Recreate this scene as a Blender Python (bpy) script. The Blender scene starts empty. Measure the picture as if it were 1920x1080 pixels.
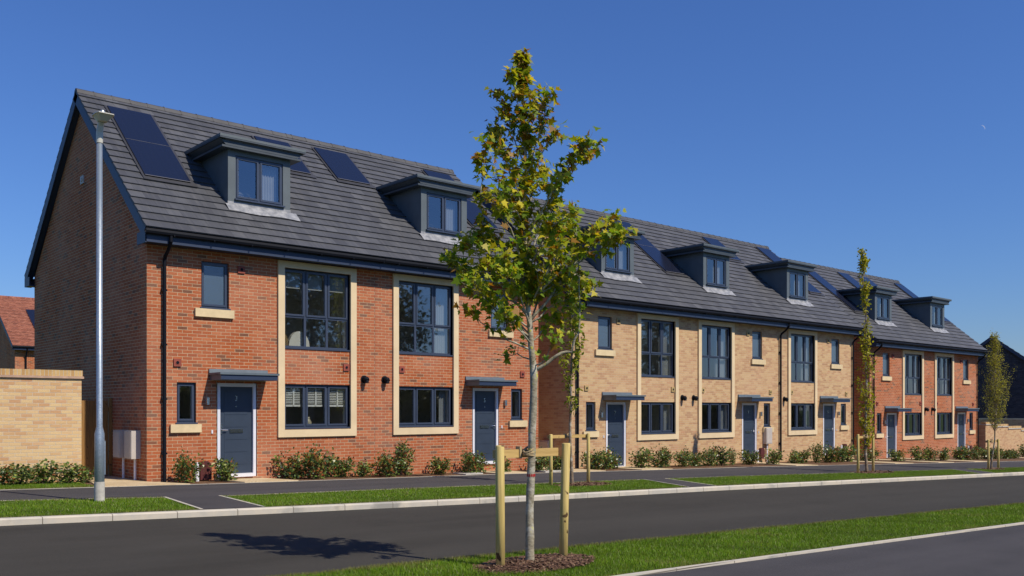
import bpy, math, random
import numpy as np
from mathutils import Vector
rnd = random.Random(7)
rng = np.random.default_rng(7)
R = math.radians
S = bpy.context.scene
COL = S.collection
pi = math.pi

# ---------------------------------------------------------------- camera, sky, sun, exposure
cam = bpy.data.objects.new('camera', bpy.data.cameras.new('camera'))
COL.objects.link(cam)
cam.location = (-7.28, -20.26, 1.6)
cam.rotation_euler = (R(90), 0, -math.atan2(1720, 1946))
cam.data.sensor_width = 36
cam.data.lens = 36 * 1720 / 1920
cam.data.shift_y = 227 / 1920
cam.data.clip_end = 4000
S.camera = cam

SUN_EL, SUN_AZ = 47.0, 165.0          # azimuth clockwise from +Y
W = bpy.data.worlds.new('World'); S.world = W; W.use_nodes = True
nt = W.node_tree
for n in list(nt.nodes): nt.nodes.remove(n)
sky = nt.nodes.new('ShaderNodeTexSky'); sky.sky_type = 'NISHITA'; sky.sun_disc = False
sky.sun_elevation = R(SUN_EL); sky.sun_rotation = R(SUN_AZ)
sky.altitude = 0; sky.air_density = 1.4; sky.dust_density = 0.0; sky.ozone_density = 9.0
bg = nt.nodes.new('ShaderNodeBackground'); bg.inputs[1].default_value = 0.070
wo = nt.nodes.new('ShaderNodeOutputWorld')
tint = nt.nodes.new('ShaderNodeMix'); tint.data_type = 'RGBA'; tint.blend_type = 'MULTIPLY'; tint.inputs[0].default_value = 1
tint.inputs[7].default_value = (.73, .91, 1.35, 1)      # polarised, deeper blue
nt.links.new(sky.outputs[0], tint.inputs[6]); nt.links.new(tint.outputs[2], bg.inputs[0]); nt.links.new(bg.outputs[0], wo.inputs[0])

sl = bpy.data.lights.new('sun', 'SUN'); sl.energy = 4.2; sl.angle = R(0.5); sl.color = (1.0, 0.91, 0.76)
so = bpy.data.objects.new('sun', sl); COL.objects.link(so)
sd = Vector((math.sin(R(SUN_AZ)) * math.cos(R(SUN_EL)), math.cos(R(SUN_AZ)) * math.cos(R(SUN_EL)), math.sin(R(SUN_EL))))
so.rotation_euler = (-sd).to_track_quat('-Z', 'Y').to_euler()
so.location = (0, -30, 40)
S.view_settings.view_transform = 'Standard'; S.view_settings.look = 'None'
S.view_settings.exposure = 0.2; S.view_settings.gamma = 1.0
S.cycles.transparent_max_bounces = 16

# ---------------------------------------------------------------- materials
def newmat(name):
    m = bpy.data.materials.new(name); m.use_nodes = True
    n = m.node_tree; b = n.nodes['Principled BSDF']
    return m, n, b
def N(n, t, **k):
    x = n.nodes.new(t)
    for a, v in k.items(): setattr(x, a, v)
    return x
def rgb(c): return (c[0], c[1], c[2], 1)
def mixc(n, fac, a, b, mode='MIX'):
    x = N(n, 'ShaderNodeMix', data_type='RGBA', blend_type=mode)
    if isinstance(fac, (int, float)): x.inputs[0].default_value = fac
    else: n.links.new(fac, x.inputs[0])
    for i, v in ((6, a), (7, b)):
        if isinstance(v, (tuple, list)): x.inputs[i].default_value = rgb(v)
        else: n.links.new(v, x.inputs[i])
    return x.outputs[2]
def noise(n, vec, scale, detail=3, rough=.5, lo=.35, hi=.65):
    t = N(n, 'ShaderNodeTexNoise'); t.inputs['Scale'].default_value = scale
    t.inputs['Detail'].default_value = detail; t.inputs['Roughness'].default_value = rough
    n.links.new(vec, t.inputs['Vector'])
    r = N(n, 'ShaderNodeMapRange'); r.inputs[1].default_value = lo; r.inputs[2].default_value = hi
    n.links.new(t.outputs[0], r.inputs[0]); return r.outputs[0]
def bump(n, b, h, strength, dist=.01):
    x = N(n, 'ShaderNodeBump'); x.inputs['Strength'].default_value = strength; x.inputs['Distance'].default_value = dist
    n.links.new(h, x.inputs['Height']); n.links.new(x.outputs[0], b.inputs['Normal'])
def obj_vec(n): return N(n, 'ShaderNodeTexCoord').outputs['Object']
def uv_vec(n): return N(n, 'ShaderNodeTexCoord').outputs['UV']

def plain(name, c, rough=.5, var=.12, scale=3.0, metal=0, spec=.5, bstr=0, bscale=60, c2=None):
    m, n, b = newmat(name)
    v = N(n, 'ShaderNodeTexCoord').outputs['Object']
    f = noise(n, v, scale, 5, .6)
    d = c2 if c2 else tuple(x * (1 - var * 2) for x in c)
    n.links.new(mixc(n, f, d, c), b.inputs['Base Color'])
    b.inputs['Roughness'].default_value = rough; b.inputs['Metallic'].default_value = metal
    b.inputs['Specular IOR Level'].default_value = spec
    if bstr:
        bump(n, b, noise(n, v, bscale, 3, .6, 0, 1), bstr)
    return m

def ramp(n, fac, stops, interp='LINEAR'):
    r = N(n, 'ShaderNodeValToRGB'); r.color_ramp.interpolation = interp
    e = r.color_ramp.elements
    while len(e) < len(stops): e.new(0.5)
    for i, (p, c) in enumerate(stops): e[i].position = p; e[i].color = rgb(c)
    n.links.new(fac, r.inputs[0]); return r.outputs[0]

def brick(name, stops, mortar, bw=.225, bh=.075, ms=.011, patch=None, pamt=.25, bstr=.6, off=.5, rough=.85):
    m, n, b = newmat(name)
    v = uv_vec(n)
    # slightly wandering joints
    t = N(n, 'ShaderNodeTexBrick'); n.links.new(v, t.inputs['Vector'])
    t.offset = off; t.inputs['Scale'].default_value = 1
    t.inputs['Color1'].default_value = (0, 0, 0, 1); t.inputs['Color2'].default_value = (1, 1, 1, 1)
    t.inputs['Mortar'].default_value = (0, 0, 0, 1)
    t.inputs['Mortar Size'].default_value = ms * .5; t.inputs['Mortar Smooth'].default_value = .25
    t.inputs['Bias'].default_value = 0; t.inputs['Brick Width'].default_value = bw; t.inputs['Row Height'].default_value = bh
    c = ramp(n, t.outputs['Color'], stops)
    f1 = noise(n, v, 45, 4, .65, .3, .7)
    c = mixc(n, f1, c, mixc(n, .26, c, (.02, .015, .012)))
    f2 = noise(n, v, .55, 4, .55, .38, .7)
    if patch:
        mm = N(n, 'ShaderNodeMath', operation='MULTIPLY'); n.links.new(f2, mm.inputs[0]); mm.inputs[1].default_value = pamt
        c = mixc(n, mm.outputs[0], c, patch)
    mo = mixc(n, noise(n, v, 9, 4, .6), mortar, tuple(x * .72 for x in mortar))
    c = mixc(n, t.outputs['Fac'], c, mo)
    n.links.new(c, b.inputs['Base Color'])
    b.inputs['Roughness'].default_value = rough; b.inputs['Specular IOR Level'].default_value = .25
    inv = N(n, 'ShaderNodeMath', operation='SUBTRACT'); inv.inputs[0].default_value = 1.0; n.links.new(t.outputs['Fac'], inv.inputs[1])
    ad = N(n, 'ShaderNodeMath', operation='MULTIPLY_ADD'); n.links.new(f1, ad.inputs[0]); ad.inputs[1].default_value = .35; n.links.new(inv.outputs[0], ad.inputs[2])
    bump(n, b, ad.outputs[0], bstr, .006)
    return m

M = {}
M['brick_red'] = brick('red_brick', [(0, (.18, .08, .048)), (.06, (.23, .085, .042)), (.13, (.36, .085, .028)), (.45, (.46, .120, .036)), (.75, (.40, .094, .029)), (1, (.52, .165, .064))],
                       (.60, .44, .275), ms=.0115, patch=(.60, .35, .25), pamt=.28)
M['brick_buff'] = brick('buff_brick', [(0, (.46, .26, .14)), (.2, (.53, .31, .16)), (.5, (.61, .40, .205)), (.8, (.65, .45, .24)), (1, (.55, .30, .165))],
                        (.62, .49, .33), patch=(.56, .33, .20), pamt=.3, ms=.010)
M['brick_wall'] = brick('yellow_brick', [(0, (.56, .30, .15)), (.25, (.64, .40, .19)), (.5, (.72, .50, .25)), (.8, (.74, .53, .27)), (1, (.62, .34, .18))],
                        (.62, .54, .42), patch=(.66, .46, .26), pamt=.3)
M['brick_dark'] = brick('blue_brick', [(0, (.035, .035, .045)), (.5, (.05, .05, .062)), (1, (.075, .07, .08))], (.10, .09, .10))
M['tile_red'] = brick('red_tile', [(0, (.20, .075, .05)), (.5, (.33, .115, .07)), (1, (.40, .16, .10))], (.05, .02, .015), bw=.17, bh=.11, ms=.012)
def tilemat():
    m, n, b = newmat('grey_roof_tile'); v = uv_vec(n)
    t = N(n, 'ShaderNodeTexBrick'); n.links.new(v, t.inputs['Vector']); t.offset = .5
    t.inputs['Scale'].default_value = 1
    t.inputs['Color1'].default_value = (0, 0, 0, 1); t.inputs['Color2'].default_value = (1, 1, 1, 1); t.inputs['Mortar'].default_value = (0, 0, 0, 1)
    t.inputs['Mortar Size'].default_value = .0035; t.inputs['Mortar Smooth'].default_value = .1; t.inputs['Bias'].default_value = 0
    t.inputs['Brick Width'].default_value = .33; t.inputs['Row Height'].default_value = .34
    c = ramp(n, t.outputs['Color'], [(0, (.054, .056, .065)), (.45, (.072, .075, .085)), (.8, (.080, .083, .093)), (1, (.104, .106, .115))])
    f = noise(n, v, 2.2, 6, .65)
    c = mixc(n, f, c, mixc(n, .35, c, (.035, .035, .042)))
    mp = N(n, 'ShaderNodeMapping'); mp.inputs['Scale'].default_value = (9, .8, 1); n.links.new(v, mp.inputs[0])
    f3 = noise(n, mp.outputs[0], 1, 4, .6, .5, .8)
    mm = N(n, 'ShaderNodeMath', operation='MULTIPLY'); n.links.new(f3, mm.inputs[0]); mm.inputs[1].default_value = .35
    c = mixc(n, mm.outputs[0], c, (.16, .155, .15))
    mm2 = N(n, 'ShaderNodeMath', operation='MULTIPLY'); n.links.new(t.outputs['Fac'], mm2.inputs[0]); mm2.inputs[1].default_value = .6
    c = mixc(n, mm2.outputs[0], c, (.02, .02, .022))
    n.links.new(c, b.inputs['Base Color']); b.inputs['Roughness'].default_value = .62
    bump(n, b, noise(n, v, 30, 4, .6, 0, 1), .25, .004)
    return m
M['tile'] = tilemat()
M['tray'] = plain('panel_tray', (.045, .045, .05), .5)
M['trim'] = plain('panel_trim', (.12, .12, .13), .5)
M['anth'] = plain('anthracite_frame', (.045, .060, .098), .35, .06)
M['fascia'] = plain('blue_grey_fascia', (.020, .036, .080), .5, .06)
M['door'] = plain('slate_blue_door', (.034, .050, .080), .42, .08, 2, bstr=.05, bscale=90)
M['white'] = plain('white_upvc', (.74, .74, .80), .35, .04)
M['black'] = plain('black_plastic', (.008, .010, .016), .6, .1, spec=.12)
M['ridge'] = plain('ridge_tile', (.062, .063, .070), .65, .15, 2)
M['dormer'] = plain('grey_green_grp', (.105, .128, .142), .5, .1, 2.2, bstr=.03)
M['dormer_roof'] = plain('dormer_trim', (.052, .068, .085), .5, .1, 4)
M['canopy'] = plain('canopy_grp', (.12, .15, .175), .5, .1, 4)
M['lead'] = plain('lead_flashing', (.36, .36, .37), .5, .2, 6, c2=(.17, .18, .2))
M['stone'] = plain('reconstituted_stone', (.74, .58, .36), .8, .07, 1.5, bstr=.08, bscale=200)
M['sill'] = plain('stone_sill', (.71, .56, .33), .85, .08, 5, bstr=.1, bscale=150)
M['terracotta'] = plain('terracotta_vent', (.30, .065, .04), .7)
M['buffvent'] = plain('buff_vent', (.46, .33, .14), .7)
M['maroon'] = plain('maroon_cap', (.10, .02, .018), .55)
M['meter'] = plain('meter_box_white', (.50, .45, .41), .5, .05)
M['chrome'] = plain('satin_chrome', (.62, .62, .62), .25, .05, metal=1)
M['brass'] = plain('letter_plate', (.35, .34, .32), .25, .1, metal=1)
M['room'] = plain('room_plaster', (.74, .72, .68), .9, .03)
M['blind'] = plain('blind_slats', (.68, .66, .60), .7, .04)
M['curtain'] = plain('net_curtain', (.34, .35, .36), .9, .05)
M['greyblind'] = plain('roman_blind', (.35, .35, .33), .9, .05)
def galv():
    m, n, b = newmat('galvanised_steel'); v = obj_vec(n)
    vo = N(n, 'ShaderNodeTexVoronoi'); vo.inputs['Scale'].default_value = 45; n.links.new(v, vo.inputs['Vector'])
    sp = N(n, 'ShaderNodeSeparateColor'); n.links.new(vo.outputs['Color'], sp.inputs[0])
    c = ramp(n, sp.outputs[0], [(0, (.26, .31, .36)), (1, (.44, .49, .53))])
    mp = N(n, 'ShaderNodeMapping'); mp.inputs['Scale'].default_value = (14, 14, .9); n.links.new(v, mp.inputs[0])
    c = mixc(n, noise(n, mp.outputs[0], 1, 4), c, (.25, .31, .38))
    n.links.new(c, b.inputs['Base Color']); b.inputs['Metallic'].default_value = .55; b.inputs['Roughness'].default_value = .42
    return m
M['galv'] = galv()
M['lampgrey'] = plain('lantern_grey', (.55, .54, .47), .45, .08)
M['concrete'] = plain('base_concrete', (.55, .52, .46), .9, .12, 8, bstr=.2, bscale=80)
def woodmat(name, c, c2, sx=1.0, axis='z'):
    m, n, b = newmat(name); v = obj_vec(n)
    mp = N(n, 'ShaderNodeMapping')
    mp.inputs['Scale'].default_value = (40, 40, 2.2) if axis == 'z' else (2.2, 40, 40)
    n.links.new(v, mp.inputs[0])
    f = noise(n, mp.outputs[0], 1, 5, .6)
    cc = mixc(n, f, c2, c)
    k = noise(n, v, 12, 1, .5, .69, .73)
    cc = mixc(n, k, cc, (.10, .055, .02))
    n.links.new(cc, b.inputs['Base Color']); b.inputs['Roughness'].default_value = .75
    bump(n, b, f, .3, .004); return m
M['post'] = woodmat('treated_round_post', (.66, .50, .18), (.47, .35, .11))
M['rail'] = woodmat('sawn_rail', (.55, .37, .13), (.42, .27, .09), axis='x')
M['gate'] = woodmat('stained_boards', (.33, .17, .045), (.22, .11, .03))
M['hessian'] = plain('hessian_tie', (.46, .34, .18), .9, .15, 30, bstr=.3, bscale=150)
M['tape'] = plain('red_tape', (.40, .02, .02), .5)
def bark(name, a, b2, lich):
    m, n, b = newmat(name); v = obj_vec(n)
    mp = N(n, 'ShaderNodeMapping'); mp.inputs['Scale'].default_value = (18, 18, 40); n.links.new(v, mp.inputs[0])
    f = noise(n, mp.outputs[0], 1, 5, .6)
    c = mixc(n, f, b2, a)
    c = mixc(n, noise(n, v, 6, 3, .6, .5, .62), c, mixc(n, .5, c, (.62, .60, .52)))
    c = mixc(n, noise(n, v, 13, 3, .6, .63, .68), c, lich)
    n.links.new(c, b.inputs['Base Color']); b.inputs['Roughness'].default_value = .85
    bump(n, b, f, .5, .006); return m
M['bark'] = bark('grey_lichen_bark', (.38, .34, .24), (.20, .17, .115), (.48, .46, .06))
M['bark2'] = bark('brown_bark', (.26, .19, .12), (.13, .09, .06), (.22, .19, .08))
def leafmat(name, tr=.35, rough=.5):
    m, n, b = newmat(name)
    a = N(n, 'ShaderNodeAttribute', attribute_name='Col')
    n.links.new(a.outputs['Color'], b.inputs['Base Color']); b.inputs['Roughness'].default_value = rough
    b.inputs['Specular IOR Level'].default_value = .35
    t = N(n, 'ShaderNodeBsdfTranslucent')
    c2 = mixc(n, 1.0, a.outputs['Color'], (1.25, 1.15, .55), 'MULTIPLY')
    n.links.new(c2, t.inputs['Color'])
    mx = N(n, 'ShaderNodeMixShader'); mx.inputs[0].default_value = tr
    n.links.new(b.outputs[0], mx.inputs[1]); n.links.new(t.outputs[0], mx.inputs[2])
    n.links.new(mx.outputs[0], n.nodes['Material Output'].inputs[0]); return m
M['leaf'] = leafmat('leaf', .45)
M['shrubleaf'] = leafmat('shrub_leaf', .2, .33)
M['grass'] = leafmat('grass_blade', .3, .45)
def ground(name, c1, c2, s1, c3=None, s3=90, bstr=.4, rough=.95, bscale=60, lo=.4, hi=.6, spec=.2):
    m, n, b = newmat(name); v = obj_vec(n)
    c = mixc(n, noise(n, v, s1, 6, .6, lo, hi), c1, c2)
    if 'asphalt' in name:      # faint roller lanes and dusty areas
        mp = N(n, 'ShaderNodeMapping'); mp.inputs['Scale'].default_value = (.12, 1.1, 1); mp.inputs['Rotation'].default_value = (0, 0, .07); n.links.new(v, mp.inputs[0])
        c = mixc(n, noise(n, mp.outputs[0], 1, 4, .6, .35, .75), c, tuple(x * 1.32 for x in c2))
    if c3: c = mixc(n, noise(n, v, s3, 3, .7, .52, .66), c, c3)
    n.links.new(c, b.inputs['Base Color']); b.inputs['Roughness'].default_value = rough; b.inputs['Specular IOR Level'].default_value = spec
    bump(n, b, noise(n, v, bscale, 4, .7, 0, 1), bstr, .01); return m
M['asphalt'] = ground('road_asphalt', (.034, .0315, .026), (.042, .039, .033), .7, (.080, .073, .060), 110, .55, .9, 140)
M['pave_asphalt'] = ground('footway_asphalt', (.044, .042, .045), (.055, .052, .055), 1.1, (.095, .09, .088), 120, .5, .9, 140)
M['soil'] = ground('bed_soil', (.085, .045, .026), (.16, .09, .05), 9, (.26, .16, .09), 40, .9, .95, 35)
M['turf'] = ground('turf_base', (.045, .085, .012), (.065, .11, .018), 2.5, (.10, .09, .03), 30, .6)
M['field'] = ground('field_grass', (.05, .09, .015), (.07, .12, .02), .3, (.09, .12, .03), 3, .3)
M['flag'] = ground('buff_paving', (.50, .38, .22), (.60, .48, .30), 1.3, (.40, .30, .18), 30, .25)
M['mulch'] = ground('bark_mulch', (.06, .03, .018), (.13, .07, .04), 22, None, 1, .9)
def kerbmat():
    m, n, b = newmat('kerb_concrete'); v = uv_vec(n)
    c = mixc(n, noise(n, v, 2.4, 6, .65, .4, .62), (.56, .50, .40), (.46, .43, .37))
    c = mixc(n, noise(n, v, .9, 4, .6, .56, .66), c, (.30, .285, .25))
    t = N(n, 'ShaderNodeTexBrick'); n.links.new(v, t.inputs['Vector']); t.offset = 0
    t.inputs['Scale'].default_value = 1; t.inputs['Brick Width'].default_value = .915; t.inputs['Row Height'].default_value = 50
    t.inputs['Mortar Size'].default_value = .007; t.inputs['Mortar Smooth'].default_value = .2
    c = mixc(n, t.outputs['Fac'], c, (.16, .14, .11))
    n.links.new(c, b.inputs['Base Color']); b.inputs['Roughness'].default_value = .9
    bump(n, b, noise(n, v, 70, 4, .6, 0, 1), .2, .004); return m
M['kerb'] = kerbmat()
def glassmat(name, tint=(.80, .84, .85), ior=2.6, frost=0):
    m, n, b = newmat(name); n.nodes.remove(b)
    g = N(n, 'ShaderNodeBsdfGlossy'); g.inputs['Roughness'].default_value = .02 if not frost else .12
    g.inputs['Color'].default_value = (.92, .95, 1, 1)
    v = obj_vec(n); bp = N(n, 'ShaderNodeBump'); bp.inputs['Strength'].default_value = .05 if not frost else .18; bp.inputs['Distance'].default_value = .02
    n.links.new(noise(n, v, 1.3 if not frost else 50, 2, .5, 0, 1), bp.inputs['Height']); n.links.new(bp.outputs[0], g.inputs['Normal'])
    fr = N(n, 'ShaderNodeFresnel'); 
    ge = N(n, 'ShaderNodeNewGeometry'); ma = N(n, 'ShaderNodeMath', operation='MULTIPLY_ADD')   # thin pane: same index from both sides
    n.links.new(ge.outputs['Backfacing'], ma.inputs[0]); ma.inputs[1].default_value = 1 / ior - ior; ma.inputs[2].default_value = ior; n.links.new(ma.outputs[0], fr.inputs['IOR'])
    if frost:
        t = N(n, 'ShaderNodeBsdfDiffuse'); t.inputs[0].default_value = (.07, .10, .13, 1)
    else:
        t = N(n, 'ShaderNodeBsdfTransparent'); t.inputs[0].default_value = rgb(tint)
    mx = N(n, 'ShaderNodeMixShader'); n.links.new(fr.outputs[0], mx.inputs[0]); n.links.new(t.outputs[0], mx.inputs[1]); n.links.new(g.outputs[0], mx.inputs[2])
    n.links.new(mx.outputs[0], n.nodes['Material Output'].inputs[0]); return m
M['glass'] = glassmat('window_glass')
M['frost'] = glassmat('obscured_glass', ior=2.2, frost=1)
def solar():
    m, n, b = newmat('solar_glass'); v = uv_vec(n)
    t = N(n, 'ShaderNodeTexBrick'); n.links.new(v, t.inputs['Vector']); t.offset = 0
    t.inputs['Scale'].default_value = 1; t.inputs['Brick Width'].default_value = .165; t.inputs['Row Height'].default_value = .165; t.inputs['Mortar Size'].default_value = .002
    c = mixc(n, t.outputs['Fac'], (.010, .013, .028), (.018, .022, .038))
    n.links.new(c, b.inputs['Base Color']); b.inputs['Roughness'].default_value = .22; b.inputs['Specular IOR Level'].default_value = .6
    return m
M['solar'] = solar()

# ---------------------------------------------------------------- mesh builder
class MB:
    def __init__(s): s.v = []; s.f = []; s.uvq = {}
    def quad(s, *p, uv=None):
        b = len(s.v); s.v += [tuple(q) for q in p]; s.f.append(tuple(range(b, b + len(p))))
        if uv: s.uvq[len(s.f) - 1] = uv
    def box(s, x0, x1, y0, y1, z0, z1):
        x0, x1 = sorted((x0, x1)); y0, y1 = sorted((y0, y1)); z0, z1 = sorted((z0, z1))
        b = len(s.v)
        s.v += [(x0, y0, z0), (x1, y0, z0), (x1, y1, z0), (x0, y1, z0), (x0, y0, z1), (x1, y0, z1), (x1, y1, z1), (x0, y1, z1)]
        s.f += [tuple(b + i for i in q) for q in ((0, 3, 2, 1), (4, 5, 6, 7), (0, 1, 5, 4), (1, 2, 6, 5), (2, 3, 7, 6), (3, 0, 4, 7))]
    def prism(s, poly, a0, a1, axis):
        """poly: 2-D points; extruded along axis ('x': poly in (y,z); 'y': poly in (x,z); 'z': poly in (x,y))"""
        def mk(p, a):
            return (a, p[0], p[1]) if axis == 'x' else ((p[0], a, p[1]) if axis == 'y' else (p[0], p[1], a))
        b = len(s.v); n = len(poly)
        s.v += [mk(p, a0) for p in poly] + [mk(p, a1) for p in poly]
        s.f.append(tuple(range(b, b + n))); s.f.append(tuple(range(b + 2 * n - 1, b + n - 1, -1)))
        for i in range(n):
            j = (i + 1) % n; s.f.append((b + j, b + i, b + n + i, b + n + j))
    def tube(s, pts, rad, n=8, cap=True):
        pts = [Vector(p) for p in pts]
        if not isinstance(rad, (list, tuple)): rad = [rad] * len(pts)
        b = len(s.v); prev = None
        for i, p in enumerate(pts):
            d = (pts[min(i + 1, len(pts) - 1)] - pts[max(i - 1, 0)]).normalized()
            if prev is None:
                u = d.cross(Vector((0.3, 1, 0.1))).normalized()
                if u.length < .1: u = d.cross(Vector((1, 0, 0))).normalized()
            else:
                u = (prev - d * prev.dot(d)).normalized()
            prev = u; w = d.cross(u)
            for k in range(n):
                a = 2 * pi * k / n
                s.v.append(tuple(p + (u * math.cos(a) + w * math.sin(a)) * rad[i]))
        for i in range(len(pts) - 1):
            for k in range(n):
                k2 = (k + 1) % n
                s.f.append((b + i * n + k, b + i * n + k2, b + (i + 1) * n + k2, b + (i + 1) * n + k))
        if cap:
            s.f.append(tuple(b + k for k in reversed(range(n)))); e = b + (len(pts) - 1) * n
            s.f.append(tuple(e + k for k in range(n)))
    def build(s, name, mat, parent=None, loc=(0, 0, 0), smooth=False, org=(0, 0, 0)):
        me = bpy.data.meshes.new(name); me.from_pydata(s.v, [], s.f); me.materials.append(M[mat] if isinstance(mat, str) else mat)
        uvl = me.uv_layers.new(name='UVMap'); ox, oy, oz = org
        for fi, poly in enumerate(me.polygons):
            nx, ny, nz = (abs(c) for c in poly.normal)
            cu = s.uvq.get(fi)
            for q, li in enumerate(poly.loop_indices):
                x, y, z = s.v[me.loops[li].vertex_index]; x += ox; y += oy; z += oz
                if cu: uvl.data[li].uv = cu[q]
                elif nz >= max(nx, ny): uvl.data[li].uv = (x, y)
                elif ny >= nx: uvl.data[li].uv = (x, z)
                else: uvl.data[li].uv = (y + .11, z)
        if smooth: me.shade_smooth()
        o = bpy.data.objects.new(name, me); o.location = loc; COL.objects.link(o)
        if parent: o.parent = parent
        return o
def tag(o, label=None, cat=None, group=None, kind=None):
    if label: o['label'] = label
    if cat: o['category'] = cat
    if group: o['group'] = group
    if kind: o['kind'] = kind
    return o
def empty(name, loc, label, cat, group=None, rz=0):
    o = bpy.data.objects.new(name, None); o.empty_display_size = .2; o.location = loc; o.rotation_euler = (0, 0, rz); COL.objects.link(o)
    return tag(o, label, cat, group)
def copy_tree(o, parent=None):
    c = o.copy(); COL.objects.link(c); c.parent = parent
    for ch in list(o.children): copy_tree(ch, c)
    return c
def wallgrid(mb, u0, u1, z0, z1, holes, y=0.0, depth=.12):
    xs = sorted({u0, u1, *[h[0] for h in holes], *[h[1] for h in holes]}); zs = sorted({z0, z1, *[h[2] for h in holes], *[h[3] for h in holes]})
    for i in range(len(xs) - 1):
        for j in range(len(zs) - 1):
            cx, cz = (xs[i] + xs[i + 1]) / 2, (zs[j] + zs[j + 1]) / 2
            if any(h[0] < cx < h[1] and h[2] < cz < h[3] for h in holes): continue
            mb.quad((xs[i], y, zs[j]), (xs[i + 1], y, zs[j]), (xs[i + 1], y, zs[j + 1]), (xs[i], y, zs[j + 1]))
    for a, b, c, d in holes:
        mb.quad((a, y, c), (a, y, d), (a, y + depth, d), (a, y + depth, c)); mb.quad((b, y, c), (b, y + depth, c), (b, y + depth, d), (b, y, d))
        mb.quad((a, y, c), (a, y + depth, c), (b, y + depth, c), (b, y, c)); mb.quad((a, y, d), (b, y, d), (b, y + depth, d), (a, y + depth, d))
def leaves(name, cen, dirs, nrm, size, col, shape, mat, parent=None, fold=.25, loc=(0, 0, 0)):
    """one mesh of many small leaf faces. shape: k x 2 outline (u across, v along)"""
    cen = np.asarray(cen, float); dirs = np.asarray(dirs, float); nrm = np.asarray(nrm, float); size = np.asarray(size, float); col = np.asarray(col, float)
    dirs /= np.linalg.norm(dirs, axis=1)[:, None] + 1e-9
    side = np.cross(dirs, nrm); side /= np.linalg.norm(side, axis=1)[:, None] + 1e-9
    nn = np.cross(side, dirs); k = len(shape); n = len(cen); sh = np.asarray(shape, float)
    V = cen[:, None, :] + size[:, None, None] * (side[:, None, :] * sh[None, :, 0, None] + dirs[:, None, :] * sh[None, :, 1, None]
        + nn[:, None, :] * (fold * np.abs(sh[None, :, 0, None]) - .18 * sh[None, :, 1, None] ** 2))
    me = bpy.data.meshes.new(name); me.vertices.add(n * k); me.vertices.foreach_set('co', V.reshape(-1).astype(np.float32))
    me.loops.add(n * k); me.loops.foreach_set('vertex_index', np.arange(n * k, dtype=np.int32))
    me.polygons.add(n); me.polygons.foreach_set('loop_start', np.arange(0, n * k, k, dtype=np.int32)); me.polygons.foreach_set('loop_total', np.full(n, k, np.int32))
    me.update(calc_edges=True)
    ca = me.color_attributes.new('Col', 'FLOAT_COLOR', 'POINT')
    cc = np.ones((n, k, 4), np.float32); cc[:, :, :3] = col[:, None, :]
    ca.data.foreach_set('color', cc.reshape(-1)); me.materials.append(M[mat])
    o = bpy.data.objects.new(name, me); o.location = loc; COL.objects.link(o)
    if parent: o.parent = parent
    return o
MAPLE = [(0, 0), (.22, .05), (.55, .02), (.36, .28), (.62, .58), (.26, .52), (.20, .70), (0, 1.08), (-.20, .70), (-.26, .52), (-.62, .58), (-.36, .28), (-.55, .02), (-.22, .05)]
OVAL = [(0, 0), (.26, .3), (.27, .6), (0, 1), (-.27, .6), (-.26, .3)]
BLADE = [(-.5, 0), (.5, 0), (.12, .6), (0, 1)]

# ---------------------------------------------------------------- ground profile (falls gently to the right)
def g(x): return -.02 * max(-14, min(x, 75))
def tab(T):
    xs = [t[0] for t in T]; ys = [t[1] for t in T]
    return lambda x: float(np.interp(x, xs, ys))
kerb_back = tab([(-60, -3.4), (-14, -5.0), (-4.1, -5.95), (-.4, -6.45), (4.2, -6.9), (10.3, -7.2), (26, -8.42), (60, -11.6), (130, -18)])
pav_near = tab([(-60, -.6), (-14, -2.1), (-3.5, -3.1), (-1, -3.8), (0, -4.05), (6.5, -4.35), (13, -4.85), (26.3, -6.55), (60, -9.8), (130, -16)])
pav_far = tab([(-60, 1.5), (-14, .4), (-3, -.72), (0, -.98), (2, -1.12), (9.5, -1.2), (14, -1.65), (20, -2.0), (32, -3.75), (60, -7.0), (130, -13)])
vg_far = tab([(-60, -10), (-14, -12.2), (-3, -12.5), (.7, -12.6), (3.7, -12.8), (12.5, -13.35), (60, -16.6), (130, -22)])
vg_near = tab([(-60, -13.2), (-14, -14.1), (-.5, -14.42), (2.1, -14.55), (8.1, -14.86), (60, -18.5), (130, -24)])
XS = sorted(set([-60, -40, -25] + [x * .5 for x in range(-36, 140)] + list(range(70, 131, 5))))
def strip(name, ya, yb, za, zb, mat, x0=-60, x1=130, label=None, cat=None, kind='structure'):
    mb = MB(); xs = [x0] + [x for x in XS if x0 < x < x1] + [x1]
    for a, b in zip(xs[:-1], xs[1:]):
        mb.quad((a, ya(a), g(a) + za), (b, ya(b), g(b) + za), (b, yb(b), g(b) + zb), (a, yb(a), g(a) + zb))
    o = mb.build(name, mat); o['kind'] = kind; return o
cst = lambda c: (lambda x: c)
off = lambda f, d: (lambda x: f(x) + d)
# base land reaching the horizon
mb = MB()
gx = [-1500, -300, -60, -14, 0, 20, 40, 60, 75, 130, 400, 1500]; gy = [-1500, -300, -60, 1, 60, 300, 1500]
for i in range(len(gx) - 1):
    for j in range(len(gy) - 1):
        mb.quad(*[(x, y, g(x) - .16) for x, y in ((gx[i], gy[j]), (gx[i + 1], gy[j]), (gx[i + 1], gy[j + 1]), (gx[i], gy[j + 1]))])
mb.build('ground', 'field')['kind'] = 'structure'
strip('road', off(vg_far, -.05), off(kerb_back, -.10), -.09, -.10, 'asphalt')
strip('near_footpath', off(vg_near, -4.5), off(vg_near, -.055), -.015, -.012, 'pave_asphalt')
strip('verge', off(vg_far, -.0), off(kerb_back, 0.02), -.30, -.30, 'soil')  # formation under the road
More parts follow.
